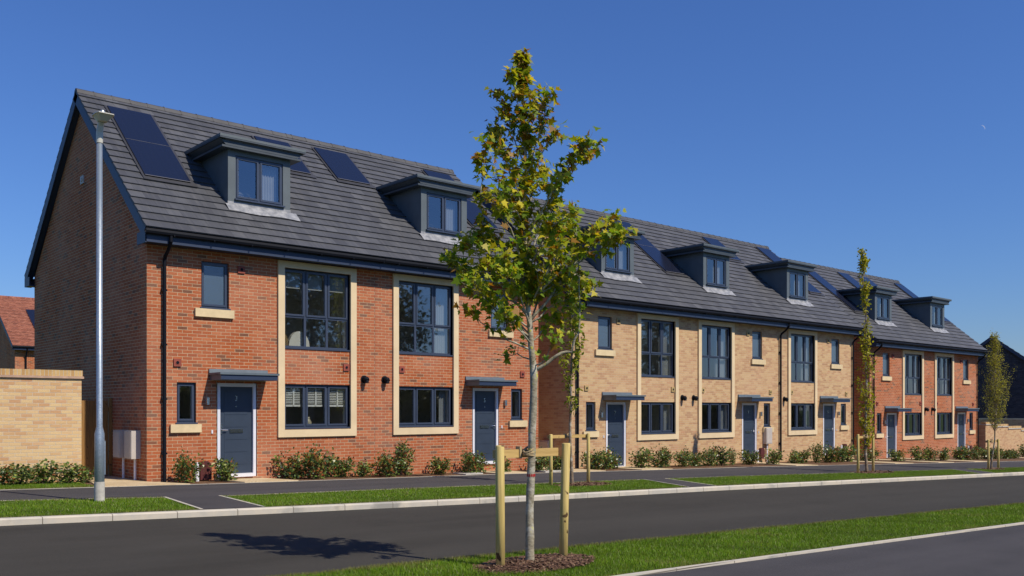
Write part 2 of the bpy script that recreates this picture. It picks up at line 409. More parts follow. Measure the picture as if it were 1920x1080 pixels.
# kerb: face, rounded nose, top
mb = MB(); prof = [(-.125, -.11), (-.125, -.022), (-.105, -.002), (0, 0), (0, -.1)]
xs = [x for x in XS]
for a, b in zip(xs[:-1], xs[1:]):
    for (p, q) in zip(prof[:-1], prof[1:]):
        mb.quad((a, kerb_back(a) + p[0], g(a) + p[1]), (b, kerb_back(b) + p[0], g(b) + p[1]), (b, kerb_back(b) + q[0], g(b) + q[1]), (a, kerb_back(a) + q[0], g(a) + q[1]),
                uv=[(a, p[0] + p[1]), (b, p[0] + p[1]), (b, q[0] + q[1]), (a, q[0] + q[1])])
mb.build('kerb', 'kerb')['kind'] = 'structure'
strip('far_verge', off(kerb_back, .002), off(pav_near, -.05), -.012, -.006, 'turf')
strip('near_verge', off(vg_near, .002), vg_far, -.02, -.035, 'turf')
strip('pavement', off(pav_near, 0), off(pav_far, -.05), -.004, -.002, 'pave_asphalt')
strip('planting_bed', pav_far, cst(3.0), -.006, .01, 'soil', x0=-1.35, x1=75)
strip('front_lawn', pav_far, cst(6), -.004, .012, 'turf', x0=-60, x1=-1.35)
for nm, f0, d in (('pavement_edging', pav_near, -.05), ('bed_edging', pav_far, -.05), ('footpath_edging', vg_near, -.055)):
    mb = MB(); w = .05 if nm != 'footpath_edging' else .06; h = .012 if nm != 'pavement_edging' else .002
    if nm == 'bed_edging': h = .004
    for a, b in zip(xs[:-1], xs[1:]):
        ya, yb = f0(a) + d, f0(b) + d
        mb.quad((a, ya, g(a) + h), (b, yb, g(b) + h), (b, yb + w, g(b) + h), (a, ya + w, g(a) + h))
        mb.quad((a, ya, g(a) - .05), (b, yb, g(b) - .05), (b, yb, g(b) + h), (a, ya, g(a) + h))
        mb.quad((a, ya + w, g(a) + h), (b, yb + w, g(b) + h), (b, yb + w, g(b) - .05), (a, ya + w, g(a) - .05))
    mb.build(nm, 'kerb')['kind'] = 'structure'
# crossing ramps through the far verge
CROSS = [(-1.04, -.16, -1.39, -.46), (11.0, 11.75, 9.75, 10.65), (25.4, 26.3, 23.4, 24.3)]
for a, b, c, d in CROSS:
    mb = MB(); k = MB()
    P0 = (a, pav_near(a) - .05); P1 = (b, pav_near(b) - .05); P2 = (d, kerb_back(d) + .003); P3 = (c, kerb_back(c) + .003)
    mb.quad(*[(x, y, g(x) + .006) for x, y in (P3, P2, P1, P0)])
    o = mb.build('crossing_path', 'pave_asphalt'); o['kind'] = 'structure'
    for (p, q, s_) in ((P0, P3, -1), (P1, P2, 1)):
        k.quad(*[(x, y, g(x) + .010) for x, y in ((p[0], p[1]), (q[0], q[1]), (q[0] + s_ * .055, q[1]), (p[0] + s_ * .055, p[1]))])
    o = k.build('crossing_edging', 'kerb'); o['kind'] = 'structure'
# door paths
def path(pts, name='door_path'):
    mb = MB(); mb.quad(*[(x, y, g(x) + .022) for x, y in pts])
    b = len(mb.v)
    n = len(pts)
    for i in range(n):
        (x, y), (u, v) = pts[i], pts[(i + 1) % n]
        mb.quad((x, y, g(x) + .022), (x, y, g(x) - .05), (u, v, g(u) - .05), (u, v, g(u) + .022))
    o = mb.build(name, 'flag'); o['kind'] = 'structure'
path([(1.75, pav_far(1.75)), (3.05, pav_far(3.05)), (2.75, 0), (1.5, 0)])
path([(9.15, pav_far(9)), (10.35, pav_far(10.3)), (10.2, 0), (9.0, 0)])
path([(11.75, pav_far(11.7)), (13.0, pav_far(13)), (13.05, 3.0), (11.75, 3.0)], 'side_path')
path([(14.5, pav_far(14.5)), (15.9, pav_far(15.9)), (15.7, 0), (14.5, 0)])
path([(22.2, pav_far(22.2)), (23.4, pav_far(23.4)), (23.3, 0), (22.1, 0)])
path([(28.0, pav_far(28)), (29.2, pav_far(29.2)), (29.1, 0), (27.9, 0)])
path([(30.9, pav_far(30.9)), (32.0, pav_far(32)), (32.0, 3), (30.9, 3)], 'side_path')
path([(33.6, pav_far(33.6)), (34.8, pav_far(34.8)), (34.7, 0), (33.6, 0)])
path([(41.5, pav_far(41.5)), (42.6, pav_far(42.6)), (42.5, 0), (41.4, 0)])
path([(-1.3, pav_far(-1.3) + .0), (.55, pav_far(.55)), (0.0, -.02), (0.0, 2.22), (-1.05, 2.22), (-1.05, .3)], 'side_path')

# ---------------------------------------------------------------- houses
SL = .853
def rz(y): return 5.5 + SL * (y + .4)
cs, sn = 1 / math.hypot(1, SL), SL / math.hypot(1, SL)
def onroof(x, s, h):   # s: distance up the slope from the eave, h: height off it
    return (x, -.4 + s * cs - h * sn, 5.5 + s * sn + h * cs)
SLEN = 4.9 / cs
def window(P, org, u0, u1, z0, z1, cols, rows=(), y=.05, sill='thin', frost=False, fx=None, sash=None, name='window', label=None):
    """cols/rows: inner dividers"""
    X = fx; mb = MB(); fw = .045
    us = [u0] + list(cols) + [u1]; zz = [z0] + list(rows) + [z1]
    mb.box(X(u0), X(u0 + fw), y, y + .07, z0, z1); mb.box(X(u1 - fw), X(u1), y, y + .07, z0, z1)
    mb.box(X(u0 + fw), X(u1 - fw), y, y + .07, z0, z0 + fw); mb.box(X(u0 + fw), X(u1 - fw), y, y + .07, z1 - fw, z1)
    for c in cols: mb.box(X(c - fw * .7), X(c + fw * .7), y + .002, y + .07, z0 + fw, z1 - fw)
    for r in rows: mb.box(X(u0 + fw), X(u1 - fw), y + .004, y + .07, r - fw * .6, r + fw * .6)
    pane = MB()
    for i in range(len(us) - 1):
        for j in range(len(zz) - 1):
            a = us[i] + (fw if i == 0 else fw * .7); b = us[i + 1] - (fw if i == len(us) - 2 else fw * .7)
            c = zz[j] + (fw if j == 0 else fw * .6); d = zz[j + 1] - (fw if j == len(zz) - 2 else fw * .6)
            w = .045
            if sash is None or (i, j) in sash:
                a -= .008; b += .008; c -= .008; d += .008
                yy = y - .018
                mb.box(X(a), X(a + w), yy, y + .03, c, d); mb.box(X(b - w), X(b), yy, y + .03, c, d)
                mb.box(X(a + w), X(b - w), yy, y + .03, c, c + w); mb.box(X(a + w), X(b - w), yy, y + .03, d - w, d)
                a += w; b -= w; c += w; d -= w
            a, b = sorted((X(a), X(b)))
            pane.quad((a, y + .02, c), (b, y + .02, c), (b, y + .02, d), (a, y + .02, d))
    o = mb.build(name, 'anth', P, org=org)
    pane.build('pane', 'frost' if frost else 'glass', o, org=org)
    s = MB()
    s.box(X(u0 - .03), X(u1 + .03), y - .10, y + .04, z0 - .035, z0 - .001)
    s.build('drip_sill', 'anth', o, org=org)
    if sill == 'stone':
        s = MB(); s.box(X(u0 - .16), X(u1 + .10), -.07, .06, z0 - .225, z0 - .04); s.build('stone_sill', 'sill', o, org=org)
    if label: o['label'] = label
    return o
def make_house(X0, Wd, dz, brickm, mir, ends, label, number, dorm, panels, pipes=(), vent='terracotta', lb=False, rb=False, extras=None, blinds=False):
    """one terraced house. ends: (left gable, right gable)"""
    org = (X0, 0, dz)
    H = empty('terraced_house', org, label, 'house', 'terraced houses along the road')
    X = (lambda u: Wd - u) if mir else (lambda u: u)
    def hole(a, b, c, d):
        a, b = sorted((X(a), X(b))); return (a, b, c, d)
    holes = [hole(.66, 1.10, 1.27, 2.20), hole(1.22, 1.88, 3.88, 4.97), hole(3.27, 5.11, 1.14, 2.21), hole(3.27, 5.11, 3.08, 5.02), hole(1.60, 2.55, .02, 2.20)]
    # outer walls
    mb = MB(); wallgrid(mb, 0, Wd, -1.0, 5.42, holes, 0, .30)
    if 1:
        mb.quad((0, 0, -1), (0, 0, 5.42), (0, 4.5, 9.46), (0, 9.0, 5.42), (0, 9.0, -1))
    if 1:
        mb.quad((Wd, 0, -1), (Wd, 9.0, -1), (Wd, 9.0, 5.42), (Wd, 4.5, 9.46), (Wd, 0, 5.42))
    mb.quad((0, 9, -1), (0, 9, 5.42), (Wd, 9, 5.42), (Wd, 9, -1))
    wall = mb.build('wall', brickm, H, org=org)
    # rooms
    def room(z0, z1, y0, y1, u0, u1, hl):
        mb = MB()
        mb.quad((u0, y1, z0), (u0, y1, z1), (u1, y1, z1), (u1, y1, z0)); mb.quad((u0, y0, z0), (u0, y1, z0), (u1, y1, z0), (u1, y0, z0))
        mb.quad((u0, y0, z1), (u1, y0, z1), (u1, y1, z1), (u0, y1, z1)); mb.quad((u0, y0, z0), (u0, y0, z1), (u0, y1, z1), (u0, y1, z0))
        mb.quad((u1, y0, z0), (u1, y1, z0), (u1, y1, z1), (u1, y0, z1))
        for a, b, c, d in hl:   # plaster linings of the window openings
            for q in (a + .003, b - .003): mb.quad((q, .125, c), (q, .125, d), (q, .33, d), (q, .33, c))
            mb.quad((a, .125, c + .003), (b, .125, c + .003), (b, .33, c + .003), (a, .33, c + .003))
        mb.build('room', 'room', H, org=org)
    room(.12, 2.55, .32, 3.4, .12, Wd - .12, [holes[0], holes[2]])
    room(2.70, 5.20, .32, 3.4, .12, Wd - .12, [holes[1], holes[3]])
    # stone surround
    mb = MB(); a, b, c, d = 3.10, 5.28, .92, 5.18; i, j, k, l = 3.27, 5.11, 1.10, 5.02
    mb.box(X(a), X(i), -.055, .12, c, d); mb.box(X(j), X(b), -.055, .12, c, d)
    mb.box(X(i), X(j), -.055, .12, l, d); mb.box(X(i), X(j), -.055, .12, c, k)
    mb.build('stone_surround', 'stone', H, org=org)
    ww = [3.88, 4.49]
    w1 = window(H, org, 3.27, 5.11, 3.10, 5.02, ww, [3.86], y=.075, fx=X, sash={(0, 1), (1, 1), (2, 1)})
    w2 = window(H, org, 3.27, 5.11, 1.15, 2.205, ww, (), y=.075, fx=X)
    window(H, org, .66, 1.10, 1.30, 2.20, (), (), y=.07, fx=X, sill='stone', frost=False)
    window(H, org, 1.22, 1.88, 3.92, 4.97, (), (), y=.07, fx=X, sill='stone', frost=True)
    if blinds:
        bl = MB()
        for q in range(3):
            ca = [3.27, 3.88, 4.49, 5.11]
            u0, u1 = ca[q] + .08, ca[q + 1] - .08
            z = 2.12
            while z > 1.74:
                bl.box(X(u0), X(u1), .16, .19, z, z + .022); z -= .042
            bl.box(X(u0), X(u1), .15, .20, 1.66, 1.71)
            um = (u0 + u1) / 2 + .03
            bl.box(X(um - .02), X(um + .02), .14, .15, 1.68, 2.14)
        bl.build('slatted_blind', 'blind', w2, org=org)
        bl = MB()
        for q in range(3):
            u0, u1 = ca[q] + .08, ca[q + 1] - .08
            bl.box(X(u0), X(u1), .17, .19, 4.62, 4.96); bl.box(X(u0), X(u1), .16, .20, 4.56, 4.62)
        bl.build('roman_blind', 'greyblind', w1, org=org)
    def curtain(x0, x1, z0, z1, y, nm='curtain'):
        c = MB(); n_ = max(4, int((x1 - x0) / .035))
        for q in range(n_):
            a, b = x0 + (x1 - x0) * q / n_, x0 + (x1 - x0) * (q + 1) / n_
            ya, yb = y + (.018 if q % 2 else -.018), y + (-.018 if q % 2 else .018)
            c.quad((a, ya, z0), (b, yb, z0), (b, yb, z1), (a, ya, z1))
        return c
    xl, xr_ = sorted((X(3.27), X(5.11)))
    if not blinds:
        cw = .42 + .30 * rnd.random()
        curtain(xr_ - cw, xr_ - .04, 3.12, 4.98, .24).build('curtain', 'curtain', w1, org=org)
        if rnd.random() < .6: curtain(xl + .05, xl + .05 + .22 * rnd.random() + .12, 3.12, 4.98, .25).build('curtain', 'curtain', w1, org=org)
        curtain(xr_ - .30, xr_ - .04, 1.17, 2.19, .26).build('curtain', 'curtain', w2, org=org)
    # door
    leaf = MB(); leaf.box(X(1.67), X(2.48), .062, .10, .10, 2.12)
    z = .30
    for q in range(7):
        if q < 6: leaf.box(X(1.79), X(2.36), .056, .0622, z + q * .29 + .012, z + q * .29 + .278)
    D = leaf.build('door', 'door', H, org=org)
    fr = MB(); fr.box(X(1.58), X(1.67), .0, .12, .02, 2.21); fr.box(X(2.48), X(2.57), .0, .12, .02, 2.21); fr.box(X(1.67), X(2.48), .002, .12, 2.12, 2.208)
    fr.box(X(1.67), X(2.48), -.05, .12, .02, .10)
    fr.build('door_frame', 'white', D, org=org)
    h = MB(); h.box(X(1.70), X(1.735), .045, .0625, 1.02, 1.26); h.tube([(X(1.718), .05, 1.12), (X(1.718), 0, 1.12)], .012); h.tube([(X(1.712), .0, 1.12), (X(1.85), .002, 1.115)], .011)
    h.build('handle', 'chrome', D, org=org, smooth=False)
    h = MB(); h.box(X(1.92), X(2.24), .04, .0565, 1.045, 1.135); h.box(X(1.935), X(2.225), .034, .0405, 1.065, 1.12)
    h.build('letter_plate', 'brass', D, org=org)
    h = MB(); h.tube([(X(2.075), .062, 1.66), (X(2.075), .045, 1.66)], .016, 10); h.build('spyhole', 'chrome', D, org=org)
    tc = bpy.data.curves.new('number', 'FONT'); tc.body = number; tc.size = .16; tc.extrude = .006; tc.align_x = 'CENTER'
    to = bpy.data.objects.new('tmp', tc); COL.objects.link(to); bpy.context.view_layer.update()
    me = bpy.data.meshes.new_from_object(to.evaluated_get(bpy.context.evaluated_depsgraph_get())); bpy.data.objects.remove(to)
    me.materials.clear(); me.materials.append(M['chrome'])
    no = bpy.data.objects.new('door_number', me); no.rotation_euler = (R(90), 0, 0); no.location = (X(2.075), .048, 1.80); COL.objects.link(no); no.parent = D
    # canopy
    c = MB(); c.box(X(1.42), X(2.80), -.60, 0, 2.26, 2.375); c.box(X(1.39), X(2.83), -.635, 0, 2.377, 2.425)
    c.prism([(-.05, 2.426), (0, 2.426), (0, 2.52), (-.035, 2.52)], X(1.39), X(2.83), 'x')
    co = c.build('door_canopy', 'canopy', H, org=org)
    c = MB(); c.box(X(1.425), X(2.795), -.606, -.601, 2.265, 2.372); c.build('canopy_fascia', 'fascia', co, org=org)
    # small fittings
    def v3(u, z, m, nm='air_vent'):
        v = MB(); u0, u1 = sorted((X(u), X(u + .15)))
        v.box(u0 - .01, u1 + .01, -.035, .0, z - .01, z + .16); v.tube([((u0 + u1) / 2, -.03, z + .075), ((u0 + u1) / 2, -.04, z + .075)], .05, 12)
        vo_ = v.build(nm, m, H, org=org)
        v = MB(); v.tube([((u0 + u1) / 2, -.039, z + .075), ((u0 + u1) / 2, -.043, z + .075)], .036, 12); v.build('grille', 'black', vo_, org=org)
    v3(.59, 2.56, vent); v3(2.10, 4.78, vent); v3(4.92, 2.58, vent)
    v = MB(); a = X(5.53); v.tube([(a, 0, 2.37), (a, -.02, 2.37)], .10, 14); v.tube([(a, -.02, 2.37), (a, -.13, 2.36), (a, -.16, 2.33)], [.07, .075, .06], 12); v.tube([(a, -.13, 2.36), (a, -.14, 2.27)], [.05, .055], 10)
    v.build('boiler_flue', 'black', H, org=org, smooth=False)
    v = MB(); a = X(1.35); v.box(a - .04, a + .04, -.02, 0, 1.70, 1.86); v.tube([(a, -.055, 1.70), (a, -.055, 1.86)], .04, 12)
    v.build('wall_lamp', 'chrome', H, org=org)
    v = MB(); a = X(1.47); v.box(a - .018, a + .018, -.02, 0, 1.04, 1.12); v.build('doorbell', 'white', H, org=org)
    # eaves
    l = -.17 if ends[0] else 0; r = Wd + .17 if ends[1] else Wd
    f = MB(); f.box(l, r, -.385, -.36, 5.19, 5.44); f.box(l, r, -.36, .02, 5.205, 5.225); 
    FA = f.build('fascia', 'fascia', H, org=org)
    f = MB(); f.box(l, r, 9.36, 9.385, 5.19, 5.44); f.build('fascia', 'fascia', H, org=org)
    gt = MB()
    gp = [(-.05, .05), (-.062, 0), (-.045, -.045), (0, -.062), (.045, -.045), (.062, 0), (.05, .05), (.035, .05), (.045, 0), (.03, -.03), (0, -.045), (-.03, -.03), (-.045, 0), (-.035, .05)]
    gt.prism([(-.45 + p[0], 5.41 + p[1]) for p in gp], l - .02, r + .02 if ends[1] else r, 'x')
    q = .4
    while q < Wd: gt.box(q, q + .025, -.515, -.385, 5.34, 5.375); q += .9
    gt.build('gutter', 'black', H, org=org)
    for u in pipes:
        p = MB(); p.tube([(u, -.45, 5.38), (u, -.45, 5.24), (u - .0, -.30, 5.08), (u, -.12, 4.96), (u, -.07, 4.88), (u, -.07, -.05)], .038, 10)
        for z in (.6, 1.8, 3.0, 4.2): p.box(u - .06, u + .06, -.075, 0, z, z + .04)
        p.build('downpipe', 'black', H, org=org, smooth=False)
    # roof with stepped courses
    t = MB(); nc = 21; st = SLEN / nc
    for i in range(nc):
        s0, s1 = i * st - .0, (i + 1) * st + .02; lift = .038
        wob = .0
        a0, a1 = l, r
        p = [onroof(a0, s0 - .01, lift), onroof(a1, s0 - .01, lift), onroof(a1, s1, .004), onroof(a0, s1, .004)]
        t.quad(*p, uv=[(org[0] + a0, i * .34 + .004), (org[0] + a1, i * .34 + .004), (org[0] + a1, i * .34 + .336), (org[0] + a0, i * .34 + .336)])
        t.quad(onroof(a0, s0 - .01, lift - .034), onroof(a1, s0 - .01, lift - .026), p[1], p[0])
        if ends[0]: t.quad(onroof(a0, s0, -.03), p[0], p[3], onroof(a0, s1, -.03))
        if ends[1]: t.quad(onroof(a1, s0, -.03), onroof(a1, s1, -.03), p[2], p[1])
    t.quad((l, 9.4, 5.5), (l, 4.5, 9.68), (r, 4.5, 9.68), (r, 9.4, 5.5))
    # underside
    t.quad(onroof(l, 0, -.05), onroof(l, SLEN, -.05), onroof(r, SLEN, -.05), onroof(r, 0, -.05))
    if ends[0]:   # back slope edge steps seen from the side
        for i in range(nc):
            s0, s1 = i * st, (i + 1) * st
            def bk(s, h): x, y, z = onroof(l, s, h); return (x, 9.0 - y, z)
            t.quad(bk(s0, -.03), bk(s1, -.03), bk(s1, .0), bk(s0, .03)); t.quad(bk(s0, .03), bk(s1, .0), tuple(np.add(bk(s1, .0), (.3, 0, 0))), tuple(np.add(bk(s0, .03), (.3, 0, 0))))
    RF = t.build('roof', 'tile', H, org=org)
    rg = MB(); u = l
    while u < r - .01:
        e = min(u + .45, r); j = rnd.uniform(-.004, .004)
        rg.prism([(4.5 - .14, 9.60 + j), (4.5 - .09, 9.70 + j), (4.5, 9.745 + j), (4.5 + .09, 9.70 + j), (4.5 + .14, 9.60 + j)], u + .004, e - .004, 'x')
        rg.prism([(4.5 - .15, 9.60 + j), (4.5 - .095, 9.71 + j), (4.5, 9.757 + j), (4.5 + .095, 9.71 + j), (4.5 + .15, 9.60 + j)], e - .035, e - .002, 'x')
        u = e
    rg.build('ridge_tiles', 'ridge', RF, org=org)
    for k, (isend, xa, xb, so_) in enumerate(((ends[0], -.17, -.145, 0), (ends[1], Wd + .145, Wd + .17, 0))):
        if not isend: continue
        bb = MB()
        for sgn in (0, 1):
            def q(s, h):
                x, y, z = onroof(0, s, h); return (9.0 - y if sgn else y, z)
            bb.prism([q(-.02, -.035), q(SLEN, -.035), q(SLEN + .0, -.26), q(.12, -.26), (q(0, 0)[0] + (-.0), 5.19)][:4], xa, xb, 'x')
            sa, sb = (-.145, 0) if k == 0 else (Wd, Wd + .145)
            bb.prism([q(.1, -.21), q(SLEN - .05, -.21), q(SLEN - .05, -.23), q(.1, -.23)], sa, sb, 'x')
        # boxed eave ends
        for y0, y1 in ((-.385, .12), (8.88, 9.385)):
            bb.box(xa - .001, xb + .001, y0, y1, 5.17, 5.43)
        bb.box(min(xa, xb, 0 if k == 0 else Wd), max(xa, xb, 0 if k == 0 else Wd), 8.9, 9.385, 5.17, 5.2)
        bb.build('bargeboard', 'fascia', H, org=org)
    # dormer
    dx = dorm; wdt = 1.64; yf = .72
    d = MB(); hz0, hz1, hu0, hu1 = 6.64, 7.72, dx + .19, dx + 1.44
    wallgrid(d, dx, dx + wdt, rz(yf) - .1, 7.84, [(hu0, hu1, hz0, hz1)], yf, .12)
    yb_ = (7.84 - 5.5) / SL - .4
    d.quad((dx, yf, rz(yf) - .1), (dx, yf, 7.84), (dx, yb_ + .1, 7.84), (dx, yb_ + .1, 7.8)); d.quad((dx + wdt, yf, rz(yf) - .1), (dx + wdt, yb_ + .1, 7.8), (dx + wdt, yb_ + .1, 7.84), (dx + wdt, yf, 7.84))
    DO = d.build('dormer', 'dormer', H, org=org)
    q = MB()
    ybk = (8.1 - 5.5) / SL - .4
    q.box(dx - .30, dx + wdt + .30, .48, ybk, 8.02, 8.11)
    q.prism([(.53, 8.02), (ybk - .05, 8.02), (ybk - .2, 7.885), (.66, 7.885)], dx - .15, dx + wdt + .15, 'x')
    q.prism([(dx - .27, 8.02), (dx + wdt + .27, 8.02), (dx + wdt + .12, 7.885), (dx - .12, 7.885)], .56, ybk - .2, 'y')
    q.box(dx - .215, dx + wdt + .215, .565, ybk - .28, 7.835, 7.884)
    q.build('dormer_roof', 'dormer_roof', DO, org=org)
    q = MB(); q.box(dx - .303, dx + wdt + .303, .475, ybk + .003, 8.055, 8.113); q.build('roof_trim', 'dormer', DO, org=org)
    dw = window(H, org, hu0, hu1, hz0 + .03, hz1, [(hu0 + hu1) / 2], (), y=yf + .03, fx=lambda u: u, sash=None, name='dormer_window')
    dw.parent = DO
    # child sub-parts one level too deep are flattened onto the dormer
    for ch in list(dw.children): ch.parent = DO
    rm = MB(); rm.quad((hu0 - .3, 2.3, 6.0), (hu0 - .3, 2.3, 7.83), (hu1 + .15, 2.3, 7.83), (hu1 + .15, 2.3, 6.0)); rm.quad((dx + .02, .86, 7.83), (dx + wdt - .02, .86, 7.83), (dx + wdt - .02, 2.4, 7.83), (dx + .02, 2.4, 7.83))
    for q_ in (dx + .03, dx + wdt - .03): rm.quad((q_, .86, 6.5), (q_, .86, 7.83), (q_, 2.3, 7.83), (q_, 2.3, 6.5))
    rm.build('dormer_room', 'room', DO, org=org)
    curtain((hu0 + hu1) / 2 + .05, hu1 - .05, hz0 + .04, hz1 - .02, yf + .22).build('curtain', 'curtain', DO, org=org)
    curtain(hu0 + .06, hu0 + .16 + .2 * rnd.random(), hz0 + .04, hz1 - .02, yf + .24).build('curtain', 'curtain', DO, org=org)
    fl = MB(); s0 = (yf + .4) / cs
    nseg = 10
    for i in range(nseg):   # dressed lead apron with a slightly wavy edge
        a = dx - .06 + (wdt + .22) * i / nseg; b = dx - .06 + (wdt + .22) * (i + 1) / nseg
        wv = lambda u: .26 + .03 * math.sin(u * 5 + X0)
        fl.quad(onroof(a, s0 - wv(a), .045), onroof(b, s0 - wv(b), .045), onroof(b, s0 + .05, .06), onroof(a, s0 + .05, .06))
    fl.quad((dx - .01, yf - .012, rz(yf)), (dx + wdt + .01, yf - .012, rz(yf)), (dx + wdt + .01, yf - .006, rz(yf) + .14), (dx - .01, yf - .006, rz(yf) + .14))
    fl.build('lead_flashing', 'lead', DO, org=org)
    # solar panels
    for (a, b, ya, yb) in panels:
        sa, sb = (ya + .4) / cs, (yb + .4) / cs
        n_ = 2 if sb - sa > 2.3 else 1
        for i in range(n_):
            p = MB(); t0 = sa + (sb - sa) * i / n_ + .008; t1 = sa + (sb - sa) * (i + 1) / n_ - .008; hh = .082
            c4 = [onroof(a, t0, hh), onroof(b, t0, hh), onroof(b, t1, hh), onroof(a, t1, hh)]; d4 = [onroof(a, t0, .0), onroof(b, t0, .0), onroof(b, t1, .0), onroof(a, t1, .0)]
            p.quad(*c4, uv=[(0, 0), (b - a, 0), (b - a, t1 - t0), (0, t1 - t0)])
            for z in range(4): p.quad(d4[z], d4[(z + 1) % 4], c4[(z + 1) % 4], c4[z])
            po = p.build('solar_panel', 'solar', H, org=org)
        p = MB()   # black weathering tray round the panels
        for (e, f_, g_, h_) in ((a - .06, a, sa - .02, sb + .05), (b, b + .09, sa - .02, sb + .05)):
            p.quad(onroof(e, g_, .052), onroof(f_, g_, .052), onroof(f_, h_, .052), onroof(e, h_, .052))
        p.quad(onroof(a - .06, sa - .16, .052), onroof(b + .14, sa - .16, .052), onroof(b + .14, sa, .054), onroof(a - .06, sa, .054))
        p.build('panel_tray', 'tray', po, org=org)
        p = MB(); p.quad(onroof(a, sa - .018, .084), onroof(b, sa - .018, .084), onroof(b, sa + .010, .084), onroof(a, sa + .010, .084))
        p.build('panel_frame', 'trim', po, org=org); p = MB()
        if n_ == 2: sm = (sa + sb) / 2; p.quad(onroof(a, sm - .007, .085), onroof(b, sm - .007, .085), onroof(b, sm + .007, .085), onroof(a, sm + .007, .085)); p.build('panel_joint', 'trim', po, org=org)
    if extras: extras(H, org, X)
    return H

def meter(H, org, x, y, z, face='x', pipe=True):
    b = MB()
    if face == 'x':
        b.box(x - .2, x, y - .22, y + .22, z, z + .62); b.box(x - .212, x - .2, y - .19, y + .19, z + .03, z + .59)
    else:
        b.box(x - .2, x + .2, y - .16, y, z, z + .62); b.box(x - .17, x + .17, y - .172, y - .16, z + .03, z + .59)
    o = b.build('meter_box', 'meter', H, org=org)
    if pipe:
        p = MB()
        if face == 'x': p.tube([(x - .06, y - .05, z), (x - .06, y - .05, -.25)], .028, 8)
        else: p.tube([(x, y - .06, z), (x, y - .06, -.25)], .028, 8)
        p.build('conduit', 'white', o, org=org)
def pipecap(H, org, x, z=-.02):
    b = MB(); b.prism([(x - .13, z), (x - .13, z + .28), (x - .11, z + .37), (x - .05, z + .42), (x + .05, z + .42), (x + .11, z + .37), (x + .13, z + .28), (x + .13, z)], -.13, 0, 'y')
    b.build('gas_entry_cover', 'maroon', H, org=org)
def conduit(H, org, x, z1=.46, y=-.10):
    b = MB(); b.tube([(x, y, -.2), (x, y, z1)], .045, 10); b.build('white_pipe', 'white', H, org=org)

def ex3(H, org, X):
    meter(H, org, 0, 1.35, .50); meter(H, org, 0, .60, .50)
    pipecap(H, org, 1.28, .0); conduit(H, org, 1.08, .40)
    b = MB(); b.box(-.03, 0, 4.35, 4.60, 7.33, 7.53); b.tube([(-.03, 4.47, 7.43), (-.05, 4.47, 7.43)], .05, 10); b.build('gable_vent', 'meter', H, org=org)
    b = MB(); b.box(5.855, 5.868, -.0015, .0, .0, 5.2); b.build('movement_joint', 'brick_joint', H, org=org)
def ex7(H, org, X): meter(H, org, 0, 1.05, .77 - .43, pipe=False)
def ex9(H, org, X):
    meter(H, org, 23.85 + .0 - 18.96, 0, .42 + .2, 'y'); pipecap(H, org, 4.45 + .05, .05); conduit(H, org, 4.18, .40)
def ex11(H, org, X): pipecap(H, org, 4.95, .05); conduit(H, org, 4.62, .42)
def ex17(H, org, X): pipecap(H, org, 4.75, .05); conduit(H, org, 4.42, .45)
M['brick_joint'] = plain('mortar_joint', (.22, .08, .05), .9)

b1, b2, b3 = .0, -.37, -.78
w1, w2, w3 = 5.86, 5.853, 5.9
make_house(0, w1, b1, 'brick_red', False, (True, False), 'red brick end house nearest on the left, dark blue door numbered 3, blank shaded gable', '3', 2.18,
           [(.42, 1.5, 1.33, 3.97), (4.40, 5.45, 2.64, 4.0)], pipes=(.36,), extras=ex3, blinds=True)
make_house(w1, w1 - .03, b1, 'brick_red', True, (False, True), 'red brick house with door numbered 5, partly behind the big staked maple', '5', 7.86 - w1,
           [(6.33 - w1, 7.42 - w1, 2.68, 4.07), (10.35 - w1, 11.4 - w1, 1.55, 4.12)])
x7 = 13.1
make_house(x7, w2, b2, 'brick_buff', False, (True, False), 'buff brick house with door numbered 7, left end of the buff terrace', '7', 15.25 - x7,
           [(19.32 - x7 - .0 if False else 4.6, 5.65, 3.0, 4.2)] if False else [], pipes=(.22,), vent='buffvent', extras=ex7)
x9 = x7 + w2
make_house(x9, w2, b2, 'brick_buff', True, (False, False), 'middle buff brick house with door numbered 9 and white meter box right of the door', '9', 20.82 - x9,
           [(19.35 - x9, 20.42 - x9, 1.35, 4.1)], pipes=(w2 - .02,), vent='buffvent', extras=ex9)
x11 = x9 + w2
make_house(x11, w2, b2, 'brick_buff', True, (False, True), 'right end house of the buff terrace, door numbered 11, downpipe on each side', '11', 26.5 - x11,
           [(25.3 - x11, 26.38 - x11, 2.9, 4.18), (29.5 - x11, 30.55 - x11, 1.5, 4.25)], pipes=(w2 - .17,), vent='buffvent', extras=ex11)
x13 = 32.1
make_house(x13, w3, b3, 'brick_red', False, (True, False), 'left house of the far red brick pair, downpipe at its left corner', '13', 34.0 - x13,
           [(33.0 - x13, 34.0 - x13 - .05, 1.25, 3.85), (36.75 - x13, 37.8 - x13, 2.9, 4.2)], pipes=(.25,))
x15 = x13 + w3
make_house(x15, w3, b3, 'brick_red', True, (False, True), 'far right end house of the red brick pair, downpipe at its right corner', '15', 39.82 - x15,
           [(38.85 - x15, 39.9 - x15, 2.9, 4.2), (42.85 - x15, 43.85 - x15, 1.45, 4.15)], pipes=(w3 - .18,), extras=ex17)

